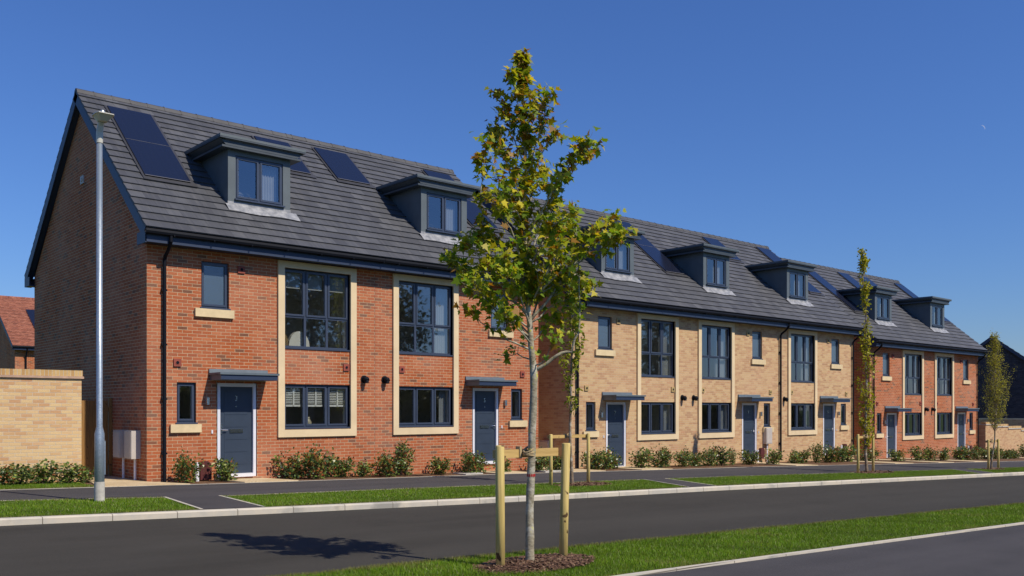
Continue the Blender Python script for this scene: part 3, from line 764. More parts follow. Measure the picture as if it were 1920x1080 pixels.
# things seen behind the glass of number 3
def room_things():
    c = empty('rattan_armchair', (3.55, .95, 2.72), 'woven tan rattan armchair behind the lower left pane of the large upper window', 'armchair')
    b = MB(); b.prism([(-.30, .30), (-.31, .62), (-.25, .76), (-.1, .82), (.1, .82), (.25, .76), (.31, .62), (.30, .30)], -.06, .0, 'y'); b.build('backrest', 'rattan', c)
    b = MB(); b.box(-.3, .3, .0, .55, .30, .42); b.build('seat', 'rattan', c)
    for x in (-.26, .26):
        for y in (.02, .5):
            b = MB(); b.tube([(x, y, 0), (x, y, .3)], .02, 6); b.build('leg', 'rattan', c)
    c = empty('white_armchair', (4.22, 1.0, 2.72), 'curved white armchair behind the lower middle pane of the large upper window', 'armchair')
    b = MB()
    pts = []
    for k in range(9):
        a = pi * k / 8; pts.append((-.05 + .30 * math.cos(a), .45 + .42 * math.sin(a)))
    b.prism(pts, -.10, .02, 'y'); b.build('backrest', 'blind', c)
    b = MB(); b.box(-.34, .26, .02, .55, .30, .45); b.build('seat', 'blind', c)
    for x in (-.3, .22):
        for y in (-.02, .5):
            b = MB(); b.tube([(x, y, 0), (x, y, .3)], .022, 6); b.build('leg', 'blind', c)
    b = MB(); b.tube([(0, 0, 0), (0, 0, .03), (0, 0, .12), (0, 0, .19), (0, 0, .22), (0, 0, .26)], [.05, .085, .095, .06, .04, .055], 14)
    o = b.build('vase', 'vase', loc=(4.05, .24, 1.145), smooth=True); tag(o, 'squat cream vase on the inner sill of the lower window', 'vase')
M['rattan'] = brick('rattan_weave', [(0, (.25, .16, .07)), (1, (.42, .30, .15))], (.10, .06, .03), bw=.05, bh=.025, ms=.008)
M['vase'] = plain('vase_glaze', (.42, .36, .22), .4)
room_things()

# ---------------------------------------------------------------- left garden wall, gate, background houses
def garden_wall():
    b = MB(); b.box(-16, -1.05, 1.0, 1.22, -.3, 2.26)
    o = b.build('garden_wall', 'brick_wall'); tag(o, 'tall yellow brick garden wall with brick coping left of the gable', 'wall')
    c = MB(); c.box(-16, -1.01, .955, 1.265, 2.262, 2.31); c.build('tile_crease', 'crease', o)
    c = MB(); c.box(-16, -1.03, .975, 1.245, 2.312, 2.44); c.build('coping', 'coping', o)
M['crease'] = plain('crease_tile', (.55, .36, .25), .8, .15, 6)
M['coping'] = brick('brick_on_edge', [(0, (.45, .24, .09)), (.4, (.58, .37, .15)), (1, (.66, .45, .2))], (.60, .52, .40), bw=.075, bh=4, ms=.012, off=0)
garden_wall()
gt = empty('garden_gate', (-1.02, 2.26, .0), 'brown close boarded side gate between garden wall and gable', 'gate')
b = MB()
for i in range(8): b.box(.09 + i * .105, .09 + i * .105 + .1, 0, .02, .06, 1.80)
b.build('boards', 'gate', gt)
b = MB(); b.box(.0, .075, -.03, .05, 0, 1.86); b.build('post', 'gate', gt)
b = MB(); b.box(.945, 1.015, -.03, .05, 0, 1.86); b.build('post', 'gate', gt)
b = MB(); b.box(.076, .944, .02, .05, 1.55, 1.65); b.box(.076, .944, .02, .05, .3, .4); b.build('rails', 'gate', gt)

def bg_house(name, label, org, Wd, D, he, hr, wallm, roofm, oh=.35, plinth=None, panel=None, pipes=(), rot=0):
    H = empty(name, org, label, 'house', rz=rot)
    b = MB(); z0 = -2
    b.quad((0, 0, z0), (Wd, 0, z0), (Wd, 0, he), (0, 0, he)); b.quad((0, D, z0), (0, D, he), (Wd, D, he), (Wd, D, z0))
    b.quad((0, 0, z0), (0, 0, he), (0, D / 2, hr), (0, D, he), (0, D, z0)); b.quad((Wd, 0, z0), (Wd, D, z0), (Wd, D, he), (Wd, D / 2, hr), (Wd, 0, he))
    b.build('wall', wallm, H, org=org)
    sl = (hr - he) / (D / 2); L = math.hypot(1, sl)
    r = MB(); n = 16; yo = -oh; zo = he - oh * sl + .08
    for i in range(n):
        y0 = yo + (D / 2 + oh) * i / n; y1 = yo + (D / 2 + oh) * (i + 1) / n
        za = zo + (y0 - yo) * sl; zb = zo + (y1 - yo) * sl
        r.quad((-.2, y0, za + .04), (Wd + .2, y0, za + .04), (Wd + .2, y1, zb), (-.2, y1, zb), uv=[(0, (y0) * L), (Wd, y0 * L), (Wd, y1 * L), (0, y1 * L)])
        r.quad((-.2, y0, za), (Wd + .2, y0, za), (Wd + .2, y0, za + .04), (-.2, y0, za + .04))
    zt = zo + (D / 2 + oh) * sl
    r.quad((-.2, D + oh, zo), (-.2, D / 2, zt), (Wd + .2, D / 2, zt), (Wd + .2, D + oh, zo))
    rf = r.build('roof', roofm, H, org=org)
    q = MB(); u = -.2
    while u < Wd: q.prism([(D / 2 - .14, zt - .06), (D / 2, zt + .07), (D / 2 + .14, zt - .06)], u, u + .43, 'x'); u += .45
    q.build('ridge_tiles', roofm, rf, org=org)
    f = MB(); f.box(-.2, Wd + .2, yo - .0, yo + .03, zo - .22, zo - .0)
    f.box(-.2, Wd + .2, yo, 0, zo - .24, zo - .22)
    f.prism([(yo, zo), (D / 2, zt), (D / 2, zt - .24), (yo, zo - .24)], -.2, -.17, 'x'); f.prism([(D + oh, zo), (D / 2, zt), (D / 2, zt - .24), (D + oh, zo - .24)], -.2, -.17, 'x')
    f.prism([(yo + .1, zo - .12), (D / 2, zt - .2), (D / 2, zt - .22), (yo + .1, zo - .14)], -.17, 0, 'x')
    f.build('fascia', 'fascia', H, org=org)
    gb = MB(); gb.tube([(-.22, yo - .06, zo - .06), (Wd + .2, yo - .06, zo - .06)], .055, 8); gb.build('gutter', 'black', H, org=org)
    for u in pipes:
        p = MB(); p.tube([(u, yo - .05, zo - .1), (u, -.1, zo - .6), (u, -.07, zo - .8), (u, -.07, -1)], .045, 8); p.build('downpipe', 'black', H, org=org)
    if panel:
        a, c, t0, t1 = panel; p = MB()
        P = lambda u, t, h: (u, yo + t * (D / 2 + oh), zo + t * (zt - zo) + h)
        p.quad(P(a, t0, .1), P(c, t0, .1), P(c, t1, .1), P(a, t1, .1), uv=[(0, 0), (1, 0), (1, 1), (0, 1)])
        p.quad(P(a, t0, 0), P(c, t0, 0), P(c, t0, .1), P(a, t0, .1)); p.quad(P(a, t0, 0), P(a, t0, .1), P(a, t1, .1), P(a, t1, 0))
        p.build('solar_panel', 'solar', H, org=org)
    if plinth:
        p = MB(); p.box(-.012, Wd, -.012, D, z0, plinth - .06); p.build('plinth', 'brick_buff', H, org=org)
        p = MB(); p.box(-.03, Wd, -.03, D, plinth - .058, plinth + .04); p.build('string_course', 'stone', H, org=org)
    return H
bg_house('detached_house', 'red brick house with red tiled roof beyond the yellow garden wall', (6.1, 37.6, 0), 12, 9.4, 5.35, 8.38, 'brick_red', 'tile_red', panel=(1.35, 4.0, .33, .72), pipes=(.55,))
bg_house('detached_house', 'dark blue-black brick gable house beyond the far red pair', (59.5, .03, -1.3), 10, 9.8, 4.0, 7.75, 'brick_dark', 'tile', oh=.4, plinth=2.25, rot=R(17))
# stepped right-hand garden wall
xr = [44.25, 45.7, 47.3, 49.2, 51.4, 53.8, 56.5]
wo_ = empty('garden_wall', (44.25, -.25, -.9), 'buff brick garden wall stepping down to the right past the far pair', 'wall')
bb, cc, kk = MB(), MB(), MB()
for i in range(len(xr) - 1):
    top = (.74 - .13 * i) + .9
    a, b_ = xr[i] - 44.25, xr[i + 1] - 44.25
    bb.box(a, b_, 0, .22, -1, top); cc.box(a - (.03 if i == 0 else -.0), b_ + .03, -.04, .26, top + .002, top + .05); kk.box(a - (.02 if i == 0 else 0), b_ + .015, -.02, .24, top + .052, top + .16)
bb.box(0, .22, .222, 3.0, -1, .74 + .9); cc.box(-.03, .25, .262, 3, .74 + .902, .74 + .95)
bb.build('wall', 'brick_buff', wo_, org=(44.25, -.25, -.9)); cc.build('tile_crease', 'concrete', wo_, org=(44.25, 0, 0)); kk.build('coping', 'coping', wo_, org=(44.25, 0, 0))

# little concrete step beside number 11
b = MB(); b.box(0, .75, 0, .55, 0, .22)
o = b.build('concrete_step', 'flag', loc=(29.6, -1.15, g(29.6))); tag(o, 'low buff concrete step by the pavement right of door 11', 'step')

# ---------------------------------------------------------------- street lamp
L0 = Vector((-2.25, -4.07, g(-2.25)))
lamp = empty('street_lamp', L0, 'tall galvanised street lamp in the verge in front of the gable', 'street lamp')
b = MB(); b.tube([(0, 0, -.3), (0, 0, 1.14), (0, 0, 1.26), (0, 0, 6.05)], [.079, .079, .05, .046], 24)
po = b.build('pole', 'galv', lamp, smooth=False)
for p_ in po.data.polygons: p_.use_smooth = abs(p_.normal.z) < .5
b = MB(); b.tube([(0, 0, -.1), (0, 0, .33)], [.0835, .0825], 24); b.build('concrete_base', 'concrete', lamp)
b = MB(); b.prism([(.072, .45), (.088, .45), (.088, 1.02), (.072, 1.02)], -.032, .032, 'y'); b.build('access_door', 'galv', lamp)
b = MB(); b.tube([(0, 0, 6.04), (0, -.01, 6.22), (0, -.06, 6.33), (0, -.12, 6.38)], [.054, .055, .05, .045], 14); b.build('bracket', 'lampgrey', lamp)
b = MB()
pts = [(-.10, .02), (.10, .02), (.15, -.10), (.15, -.28), (.12, -.36), (-.12, -.36), (-.15, -.28), (-.15, -.10)]
b.prism(pts, 6.45, 6.466, 'z')
lo = [(x * .45, y * .45 - .07) for x, y in pts]; up = [(x * .9, y * .9 - .015) for x, y in pts]
for i in range(8): j = (i + 1) % 8; b.quad((*up[i], 6.45), (*up[j], 6.45), (*lo[j], 6.36), (*lo[i], 6.36))
b.quad(*[(*p_, 6.36) for p_ in lo])
hd = b.build('lantern', 'lampgrey', lamp)
b = MB(); b.tube([(0, -.15, 6.47), (0, -.15, 6.50), (0, -.15, 6.545), (0, -.15, 6.56)], [.045, .05, .04, .015], 12); b.build('photocell', 'galv', hd)

# ---------------------------------------------------------------- trees
FWv = Vector((.6626, .749, 0)); RTv = Vector((.749, -.6626, 0))
SPX = 181.8
def big_tree():
    base = Vector((-.886, -13.3, -.02))
    T = empty('maple_tree', base, 'young staked maple with yellow-green and russet leaves in the near verge', 'tree')
    def pt(px, py, d=0): return RTv * ((px - 993) / SPX) + FWv * d + Vector((0, 0, (1055 - py) / SPX))
    mb = MB()
    stem = [(994, 1068), (993, 1000), (993, 940), (996, 875), (998, 800), (1001, 700), (996, 640), (989, 560), (985, 480), (983, 400), (986, 320), (984, 240), (981, 170), (979, 120), (980, 92)]
    rad = [.052, .045, .041, .040, .038, .040, .03, .026, .022, .019, .015, .011, .008, .005, .0025]
    sp = []; sr = []
    for i in range(len(stem) - 1):
        for k in range(4):
            t = k / 4; a, b2 = pt(*stem[i]), pt(*stem[i + 1])
            p = a.lerp(b2, t); j = .004 if i > 0 else 0
            sp.append(p + Vector((rnd.uniform(-j, j), rnd.uniform(-j, j), 0))); sr.append((rad[i] * (1 - t) + rad[i + 1] * t) * rnd.uniform(.94, 1.07))
    sp.append(pt(*stem[-1])); sr.append(.002)
    mb.tube(sp, sr, 12)
    BR = [  # px polyline, depth at tip, root radius
        ([(1001, 690), (1040, 664), (1070, 648), (1083, 620), (1086, 560), (1084, 480), (1079, 420)], -.1, .020),
        ([(998, 650), (950, 632), (905, 598), (868, 573)], -.15, .012),
        ([(999, 672), (972, 655), (950, 660)], .25, .010), ([(1000, 680), (1020, 668), (1035, 640)], -.3, .009),
        ([(996, 640), (940, 560), (880, 500), (836, 478)], .2, .016), ([(994, 625), (930, 580), (890, 540)], -.4, .012),
        ([(992, 590), (935, 520), (905, 440), (902, 370), (901, 290)], .1, .015),
        ([(990, 600), (1040, 540), (1090, 470), (1155, 405)], .15, .017), ([(990, 560), (1060, 500), (1120, 470), (1158, 452)], -.3, .014),
        ([(989, 560), (1050, 520), (1085, 500), (1105, 520)], .3, .012),
        ([(986, 480), (1020, 420), (1040, 380), (1043, 338)], .2, .010),
        ([(985, 460), (1020, 390), (1060, 320), (1118, 272)], .1, .014), ([(985, 440), (1040, 350), (1075, 300), (1100, 290)], -.3, .011),
        ([(984, 420), (940, 350), (915, 280)], -.2, .011), ([(984, 380), (950, 300), (935, 245), (930, 225)], .25, .010),
        ([(985, 350), (1015, 280), (1045, 230)], .15, .010), ([(985, 330), (1010, 250), (1030, 192)], -.25, .009),
        ([(983, 300), (955, 230), (938, 172)], .1, .008), ([(982, 250), (1000, 200), (1012, 160)], .1, .007), ([(981, 220), (965, 160), (955, 140)], -.1, .006),
        ([(990, 540), (940, 450), (900, 420), (870, 440)], .45, .013), ([(989, 520), (960, 430), (925, 390)], -.5, .012),
        ([(988, 510), (1020, 440), (1060, 400)], .5, .012), ([(988, 500), (1030, 430), (1075, 410)], -.5, .012),
        ([(994, 610), (970, 540), (950, 500)], -.6, .012), ([(994, 600), (1020, 530), (1035, 500)], .6, .012),
        ([(992, 580), (960, 510), (930, 470)], .6, .011), ([(992, 570), (1030, 500), (1050, 470)], -.6, .011),
        ([(996, 640), (960, 600), (945, 590)], -.5, .010), ([(996, 635), (1030, 600), (1050, 580)], .4, .010),
        ([(993, 610), (930, 565), (880, 520)], -.2, .011), ([(993, 600), (1045, 560), (1080, 545)], .25, .011), ([(990, 560), (920, 500), (875, 460)], -.3, .011), ([(989, 540), (1050, 480), (1110, 440)], -.15, .011), ([(992, 620), (960, 580), (915, 565)], .3, .010),
        ([(984, 400), (960, 340), (950, 310)], -.5, .009), ([(984, 390), (1010, 330), (1025, 300)], .45, .009), ([(985, 430), (950, 380), (935, 350)], .4, .009)]
    cen, dr, nr, sz, cl = [], [], [], [], []
    def leafat(p, d, h, tip):
        n = Vector((rnd.gauss(.1, .45), rnd.gauss(-.55, .45), rnd.gauss(.75, .4))).normalized()
        dd = (d * .5 + Vector((rnd.gauss(0, .7), rnd.gauss(0, .7), rnd.gauss(-.25, .5)))).normalized()
        cen.append(p); dr.append(dd); nr.append(n); sz.append(rnd.uniform(.045, .088) * (1.0 - .2 * tip))
        q = rnd.random(); y = min(1, max(0, (h - 2.6) / 2.2))
        if q < .46 - .26 * y: c = (.18, .29, .014)
        elif q < .80 - .2 * y: c = (.37, .40, .018)
        elif q < .96 - .20 * y: c = (.54, .46, .024)
        else: c = (.34, .17, .02)
        f = rnd.uniform(.7, 1.2); cl.append(tuple(x * f for x in c))
    def twig(p, d, ln, r0, nleaf, h):
        pts = [p]; q = p; dd = d
        for k in range(4):
            dd = (dd + Vector((rnd.gauss(0, .18), rnd.gauss(0, .18), rnd.gauss(.12, .12)))).normalized(); q = q + dd * ln / 4; pts.append(q)
        mb.tube(pts, [r0 * (1 - .2 * k) for k in range(5)], 4, cap=False)
        for k in range(nleaf):
            t = rnd.uniform(.15, 1.0) * 4; i = min(3, int(t)); w = pts[i].lerp(pts[i + 1], t - i)
            pet = Vector((rnd.gauss(0, 1), rnd.gauss(0, 1), rnd.gauss(.2, .8))).normalized() * rnd.uniform(.02, .07)
            leafat(w + pet, pet.normalized(), w.z, 0)
    for bi, (pl, dep, r0) in enumerate(BR):
        n = len(pl); raw = [pt(x, y, dep * (i / (n - 1))) for i, (x, y) in enumerate(pl)]
        pts = []
        for i in range(n - 1):
            for k in range(3): pts.append(raw[i].lerp(raw[i + 1], k / 3) + Vector((rnd.gauss(0, .01), rnd.gauss(0, .01), rnd.gauss(0, .01))) * (1 if i + k else 0))
        pts.append(raw[-1]); m = len(pts)
        mb.tube(pts, [r0 * (1 - .85 * i / (m - 1)) for i in range(m)], 7)
        total = sum((pts[i + 1] - pts[i]).length for i in range(m - 1))
        nt_ = int(total * (19 if bi not in (0, 1, 2, 3) else 8))
        for k in range(nt_):
            lo = .25 if bi not in (0, 1) else (.42 if bi == 0 else .35)
            t = rnd.uniform(lo, 1) * (m - 1); i = min(m - 2, int(t)); p = pts[i].lerp(pts[i + 1], t - i); d = (pts[i + 1] - pts[i]).normalized()
            d = (d + Vector((rnd.gauss(0, .55), rnd.gauss(0, .55), rnd.gauss(.1, .45)))).normalized()
            ln = rnd.uniform(.08, .26) * (.8 if bi in (0, 1, 6, 10) else 1)
            if bi in (1, 6, 10): ln *= .55
            if bi in (16, 17, 18, 19): ln *= .6
            twig(p, d, ln, .0035, rnd.randint(4, 8) if bi != 0 else 4, p.z)
        for k in range(5): leafat(pts[-1] + Vector((rnd.gauss(0, .02), rnd.gauss(0, .02), rnd.gauss(0, .03))), Vector((0, 0, 1)), pts[-1].z, .5)
    # short twigs straight off the stem
    for k in range(190):
        t = 28 + (len(sp) - 30) * rnd.random() ** 1.3; i = int(t); p = sp[i].lerp(sp[i + 1], t - i)
        a = rnd.uniform(0, 2 * pi); d = Vector((math.cos(a), math.sin(a), rnd.uniform(.2, .9))).normalized()
        up = (len(sp) - i) / len(sp)
        twig(p, d, rnd.uniform(.10, .30) * (.05 + 1.75 * up), .004, rnd.randint(4, 8), p.z)
    trunk = mb.build('trunk', 'bark', T)
    for p_ in trunk.data.polygons: p_.use_smooth = True
    leaves('crown', cen, dr, nr, sz, cl, MAPLE, 'leaf', T)
    tp = MB(); p = pt(995.7, 884); tp.tube([p + Vector((0, 0, -.014)), p + Vector((0, 0, .014))], .044, 14); tp.build('tape', 'tape', T)
    print('maple leaves', len(cen))
    return T
big_tree()

def slim_tree(base, H, clear, prof, ntw, nl, ls, cols, label, name='hornbeam_tree', trunkr=.04, seed=1, spread=.15, red=.0, lean=0):
    r = random.Random(seed); T = empty(name, base, label, 'tree', 'slim street trees in the far verge')
    mb = MB(); st = []
    n = 14; wx = [0]; wy = [0]
    for i in range(n): wx.append(wx[-1] + r.gauss(lean, .022)); wy.append(wy[-1] + r.gauss(0, .022))
    P = lambda t: Vector((np.interp(t, np.linspace(0, 1, n + 1), wx), np.interp(t, np.linspace(0, 1, n + 1), wy), t * H))
    mb.tube([Vector((0, 0, -.1))] + [P(i / n) for i in range(n + 1)], [trunkr * 1.15] + [trunkr * (1 - .93 * (i / n) ** .8) for i in range(n + 1)], 9)
    cen, dr, nr, sz, cl = [], [], [], [], []
    zf = np.array([p[0] for p in prof]); wf = np.array([p[1] for p in prof]); df = np.array([p[2] for p in prof])
    for k in range(ntw):
        t0 = r.uniform(clear, .97); p = P(t0); a = r.uniform(0, 2 * pi)
        wid = np.interp(t0, zf, wf)
        up = r.uniform(.9, 2.4)
        d = Vector((math.cos(a), math.sin(a), up)).normalized(); ln = wid * r.uniform(.6, 1.15) / max(.25, math.hypot(d.x, d.y))
        ln = min(ln, (1 - t0) * H * 1.05 + .15); pts = [p]; q = p; dd = d; m = 6
        for j in range(m):
            dd = (dd + Vector((r.gauss(0, .10), r.gauss(0, .10), .12 + r.gauss(0, .08)))).normalized(); q = q + dd * ln / m; pts.append(q)
        mb.tube(pts, [trunkr * .22 * (1 - .13 * j) * (1 - t0 * .4) for j in range(m + 1)], 4, cap=False)
        dens = np.interp(min(1, t0 + ln * .5 / H), zf, df)
        for j in range(int(nl * dens * (ln / .8 + .3) * r.uniform(.6, 1.3))):
            t = r.uniform(.15, 1) * m; i = min(m - 1, int(t)); w = pts[i].lerp(pts[i + 1], t - i)
            w = w + Vector((r.gauss(0, .045), r.gauss(0, .045), r.gauss(0, .05)))
            cen.append(w); dr.append((r.gauss(0, 1), r.gauss(0, 1), r.gauss(0, .7))); nr.append((r.gauss(0, .8), r.gauss(-.5, .8), r.gauss(.6, .6)))
            sz.append(r.uniform(.7, 1.3) * ls); c = cols[r.randrange(len(cols))]; f = r.uniform(.75, 1.2); cl.append(tuple(x * f for x in c))
    tr = mb.build('trunk', 'bark2', T)
    for p_ in tr.data.polygons: p_.use_smooth = True
    leaves('crown', cen, dr, nr, sz, cl, OVAL, 'leaf', T)
    return T
YG = [(.25, .31, .016), (.18, .25, .016), (.33, .35, .02), (.28, .26, .02)]
slim_tree((8.0, -5.1, g(8)), 6.6, .24, [(.22, .3, 1), (.4, .34, 1), (.6, .22, .8), (1, .12, .7)], 80, 30, .085, YG, 'slim hornbeam behind the maple, leafy side shoots, between two stakes', seed=3, trunkr=.042)
slim_tree((20.65, -5.8, g(20.65)), 7.25, .09, [(.06, .34, .9), (.3, .40, .8), (.45, .26, .35), (.56, .2, 1.3), (.68, .16, .4), (.8, .18, .9), (.93, .14, 2.2), (1, .08, 1)], 120, 26, .085, [(.36, .37, .016), (.3, .34, .016), (.42, .38, .02), (.33, .3, .02)], 'tallest slim columnar tree, sparse yellow-green leaves, before the gap right of the buff terrace', seed=8, trunkr=.05, lean=.014)
slim_tree((27.1, -7.1, g(27.1)), 4.85, .27, [(.2, .45, .8), (.35, .62, 1), (.6, .45, 1), (.85, .2, 1), (1, .1, 1)], 240, 26, .036, [(.42, .40, .03), (.36, .36, .03), (.32, .29, .04)], 'small tree with a broad spindle-shaped haze of tiny yellow buds at the far right', name='budding_tree', seed=5, trunkr=.034)

# stakes
def stakes(base, dxp, h, r, label, rail_z, rail, barh=.08, tie=None, lean=0.0, rot=0.0):
    T = empty('tree_stake', base, label, 'tree stake', 'timber tree stakes', rz=rot)
    for i, (x, ln) in enumerate(((-dxp[0], -.01), (dxp[1], lean))):
        b = MB(); pts = [(x, 0, -.2), (x + ln * .5, 0, h * .5), (x + ln, 0, h - .012), (x + ln, 0, h)]
        b.tube(pts, [r, r * .98, r * .97, r * .85], 14)
        o = b.build('post', 'post', T)
        for p_ in o.data.polygons: p_.use_smooth = len(p_.vertices) == 4
    b = MB(); b.box(-rail[0], rail[1], r + .002, r + .04, rail_z, rail_z + barh); b.build('crossbar', 'rail', T)
    if tie is not None:
        b = MB()
        for k, (zz, tl) in enumerate(((.012, .02), (.045, .035), (-.02, -.01))):
            c = []
            for a in range(17):
                an = 2 * pi * a / 16
                c.append((tie[0] + .052 * math.cos(an), tie[1] + .058 * math.sin(an), rail_z + barh / 2 + zz + tl * math.cos(an)))
            b.tube(c, .012, 6, cap=False)
        b.box(tie[0] - .075, tie[0] - .045, r - .01, r + .055, rail_z - .01, rail_z + barh + .03)
        b.build('tie', 'hessian', T)
    return T
stakes((-.836, -13.27, .0), (.42, .46), 1.235, .047, 'near pair of round timber stakes with a crossbar tied to the maple', 1.10, (.45, .44), .085, tie=(-.05, -.02), lean=.05)
stakes((8.05, -4.98, g(8)), (.62, .62), 1.18, .042, 'timber stakes and crossbar holding the slim tree behind the maple', 1.08, (.66, .66), .075, tie=(-.05, -.02))
stakes((20.45, -5.86, g(20.4)), (.48, .48), 1.22, .042, 'timber stakes holding the tall columnar tree by the far verge', 1.08, (.5, .5), .075, tie=(0, 0))
stakes((27.45, -7.0, g(27.4)), (.33, .55), 1.06, .04, 'timber stakes beside the small budding tree at the far right', .95, (.38, .58), .075, tie=(-.1, 0))

# mulch rings
def chips(name, cx, cy, rx, ry, n, label, s=.035, z0=0):
    b = MB(); k = 28
    ring = [(rx * math.cos(2 * pi * i / k) * rnd.uniform(.88, 1.08), ry * math.sin(2 * pi * i / k) * rnd.uniform(.88, 1.08)) for i in range(k)]
    for i in range(k):
        a, c = ring[i], ring[(i + 1) % k]
        b.quad((0, 0, .022), (a[0] * .6, a[1] * .6, .018), (c[0] * .6, c[1] * .6, .018)); b.quad((a[0] * .6, a[1] * .6, .018), (a[0], a[1], -.02), (c[0], c[1], -.02), (c[0] * .6, c[1] * .6, .018))
    for i in range(n):
        q = math.sqrt(rnd.random()) * 1.08; a = rnd.uniform(0, 2 * pi); x, y = rx * q * math.cos(a), ry * q * math.sin(a); z = .026 - .03 * q * q + rnd.uniform(0, .012)
        d = rnd.uniform(0, pi); l = rnd.uniform(.5, 1.3) * s; w = l * .35; t = rnd.uniform(-.4, .4)
        u = (math.cos(d) * l, math.sin(d) * l, t * l); v = (-math.sin(d) * w, math.cos(d) * w, rnd.uniform(-.3, .3) * w)
        P = lambda p, q_: (x + p * u[0] + q_ * v[0], y + p * u[1] + q_ * v[1], z + p * u[2] + q_ * v[2])
        b.quad(P(-1, -1), P(1, -.8), P(1.1, .8), P(-.9, 1))
    o = b.build(name, M['chip'], loc=(cx, cy, g(cx) + z0)); tag(o, label, 'mulch', kind='stuff'); return o
def chipmat():
    m, n, b = newmat('bark_chips'); v = obj_vec(n)
    vo = N(n, 'ShaderNodeTexVoronoi'); vo.inputs['Scale'].default_value = 40; n.links.new(v, vo.inputs['Vector'])
    sp = N(n, 'ShaderNodeSeparateColor'); n.links.new(vo.outputs['Color'], sp.inputs[0])
    n.links.new(ramp(n, sp.outputs[0], [(0, (.05, .022, .012)), (.5, (.12, .058, .032)), (.85, (.20, .11, .06)), (1, (.36, .25, .15))]), b.inputs['Base Color'])
    b.inputs['Roughness'].default_value = .85; return m
M['chip'] = chipmat()
chips('bark_mulch', -.85, -13.34, .72, .40, 3000, 'bark chippings round the foot of the maple', .022)
chips('bark_mulch', 8.1, -5.3, .85, .45, 700, 'bark chippings round the slim tree behind the maple', .04)
chips('bark_mulch', 20.5, -6.05, 1.0, .5, 500, 'bark chippings round the tall columnar tree', .05)
chips('bark_mulch', 27.2, -7.1, .6, .4, 200, 'bark chippings round the small budding tree', .05)

# ---------------------------------------------------------------- grass
def grass(name, x0, x1, fa, fb, n, hgt, wid, label, zoff, holes=(), cross=(), seed=2, xp=1.0):
    q = np.random.default_rng(seed)
    x = x0 + (x1 - x0) * q.random(n) ** xp; t = q.random(n)
    ya = np.array([fa(v) for v in np.linspace(x0, x1, 400)]); yb = np.array([fb(v) for v in np.linspace(x0, x1, 400)])
    xa = np.linspace(x0, x1, 400); A = np.interp(x, xa, ya); B = np.interp(x, xa, yb); y = A + (B - A) * t
    keep = np.ones(n, bool)
    for (cx, cy, rx, ry) in holes: keep &= ((x - cx) / rx) ** 2 + ((y - cy) / ry) ** 2 + q.normal(0, .12, n) > 1
    for (a, b, c, d) in cross:
        f = np.clip((y - pav_near(a)) / (kerb_back(c) - pav_near(a)), 0, 1); keep &= (x < a + (c - a) * f - .055) | (x > b + (d - b) * f + .055)
    x, y = x[keep], y[keep]; n = len(x)
    z = -.02 * np.clip(x, -14, 75) + zoff
    d = np.stack([q.normal(0, .35, n), q.normal(0, .35, n), np.ones(n)], 1); an = q.random(n) * 2 * pi
    nr = np.stack([np.cos(an), np.sin(an), np.zeros(n)], 1)
    patch = (np.sin(x * 2.3 + np.sin(y * 3.1)) + np.sin(x * .9 - y * 2.2 + 1) + np.sin(x * 5.1 + y * 4)) / 3
    far = np.hypot(x + 7.28, y + 20.26) / 12
    sc = hgt * q.uniform(.55, 1.3, n) * (1 + .18 * patch)
    cl = np.array([(.125, .23, .011)]) * q.uniform(.6, 1.35, n)[:, None]
    k = q.random(n); cl[k < .22] = np.array((.20, .29, .016)); cl[k < .03] = (.32, .31, .16); cl[(k > .95)] = (.17, .15, .05)
    cl = cl * (1 + .22 * patch)[:, None]
    t2 = t[keep]; edge = (t2 < .05 + .03 * patch) | (t2 > .94 - .03 * patch) | ((patch > .72) & (q.random(n) < .45))   # dry turf along the edges and in patches
    cl[edge] = cl[edge] * .35 + np.array((.20, .165, .06)) * .65
    sh = [(p[0] * wid, p[1]) for p in BLADE]
    V = None
    o = leaves(name, np.stack([x, y, z], 1), d, nr, sc, cl, sh, 'grass', fold=.0)
    tag(o, label, 'grass', kind='stuff'); return o
grass('near_grass', -5, 30, off(vg_near, .0), off(vg_far, .02), 430000, .042, .15, 'mown bright green grass of the near verge', -.03, holes=[(-.85, -13.34, .72, .40)], seed=4, xp=1.7)
grass('far_grass', -8, 40, off(kerb_back, .0), off(pav_near, -.055), 300000, .038, .24, 'mown green grass strip between kerb and pavement', -.01,
      holes=[(8.1, -5.3, .85, .45), (20.5, -6.05, 1.0, .5), (27.2, -7.1, .6, .4)], cross=CROSS, seed=5, xp=1.3)
grass('lawn_grass', -8, -1.3, off(pav_far, .0), cst(.75), 40000, .036, .28, 'small lawn strip before the yellow brick wall', 0, seed=6)

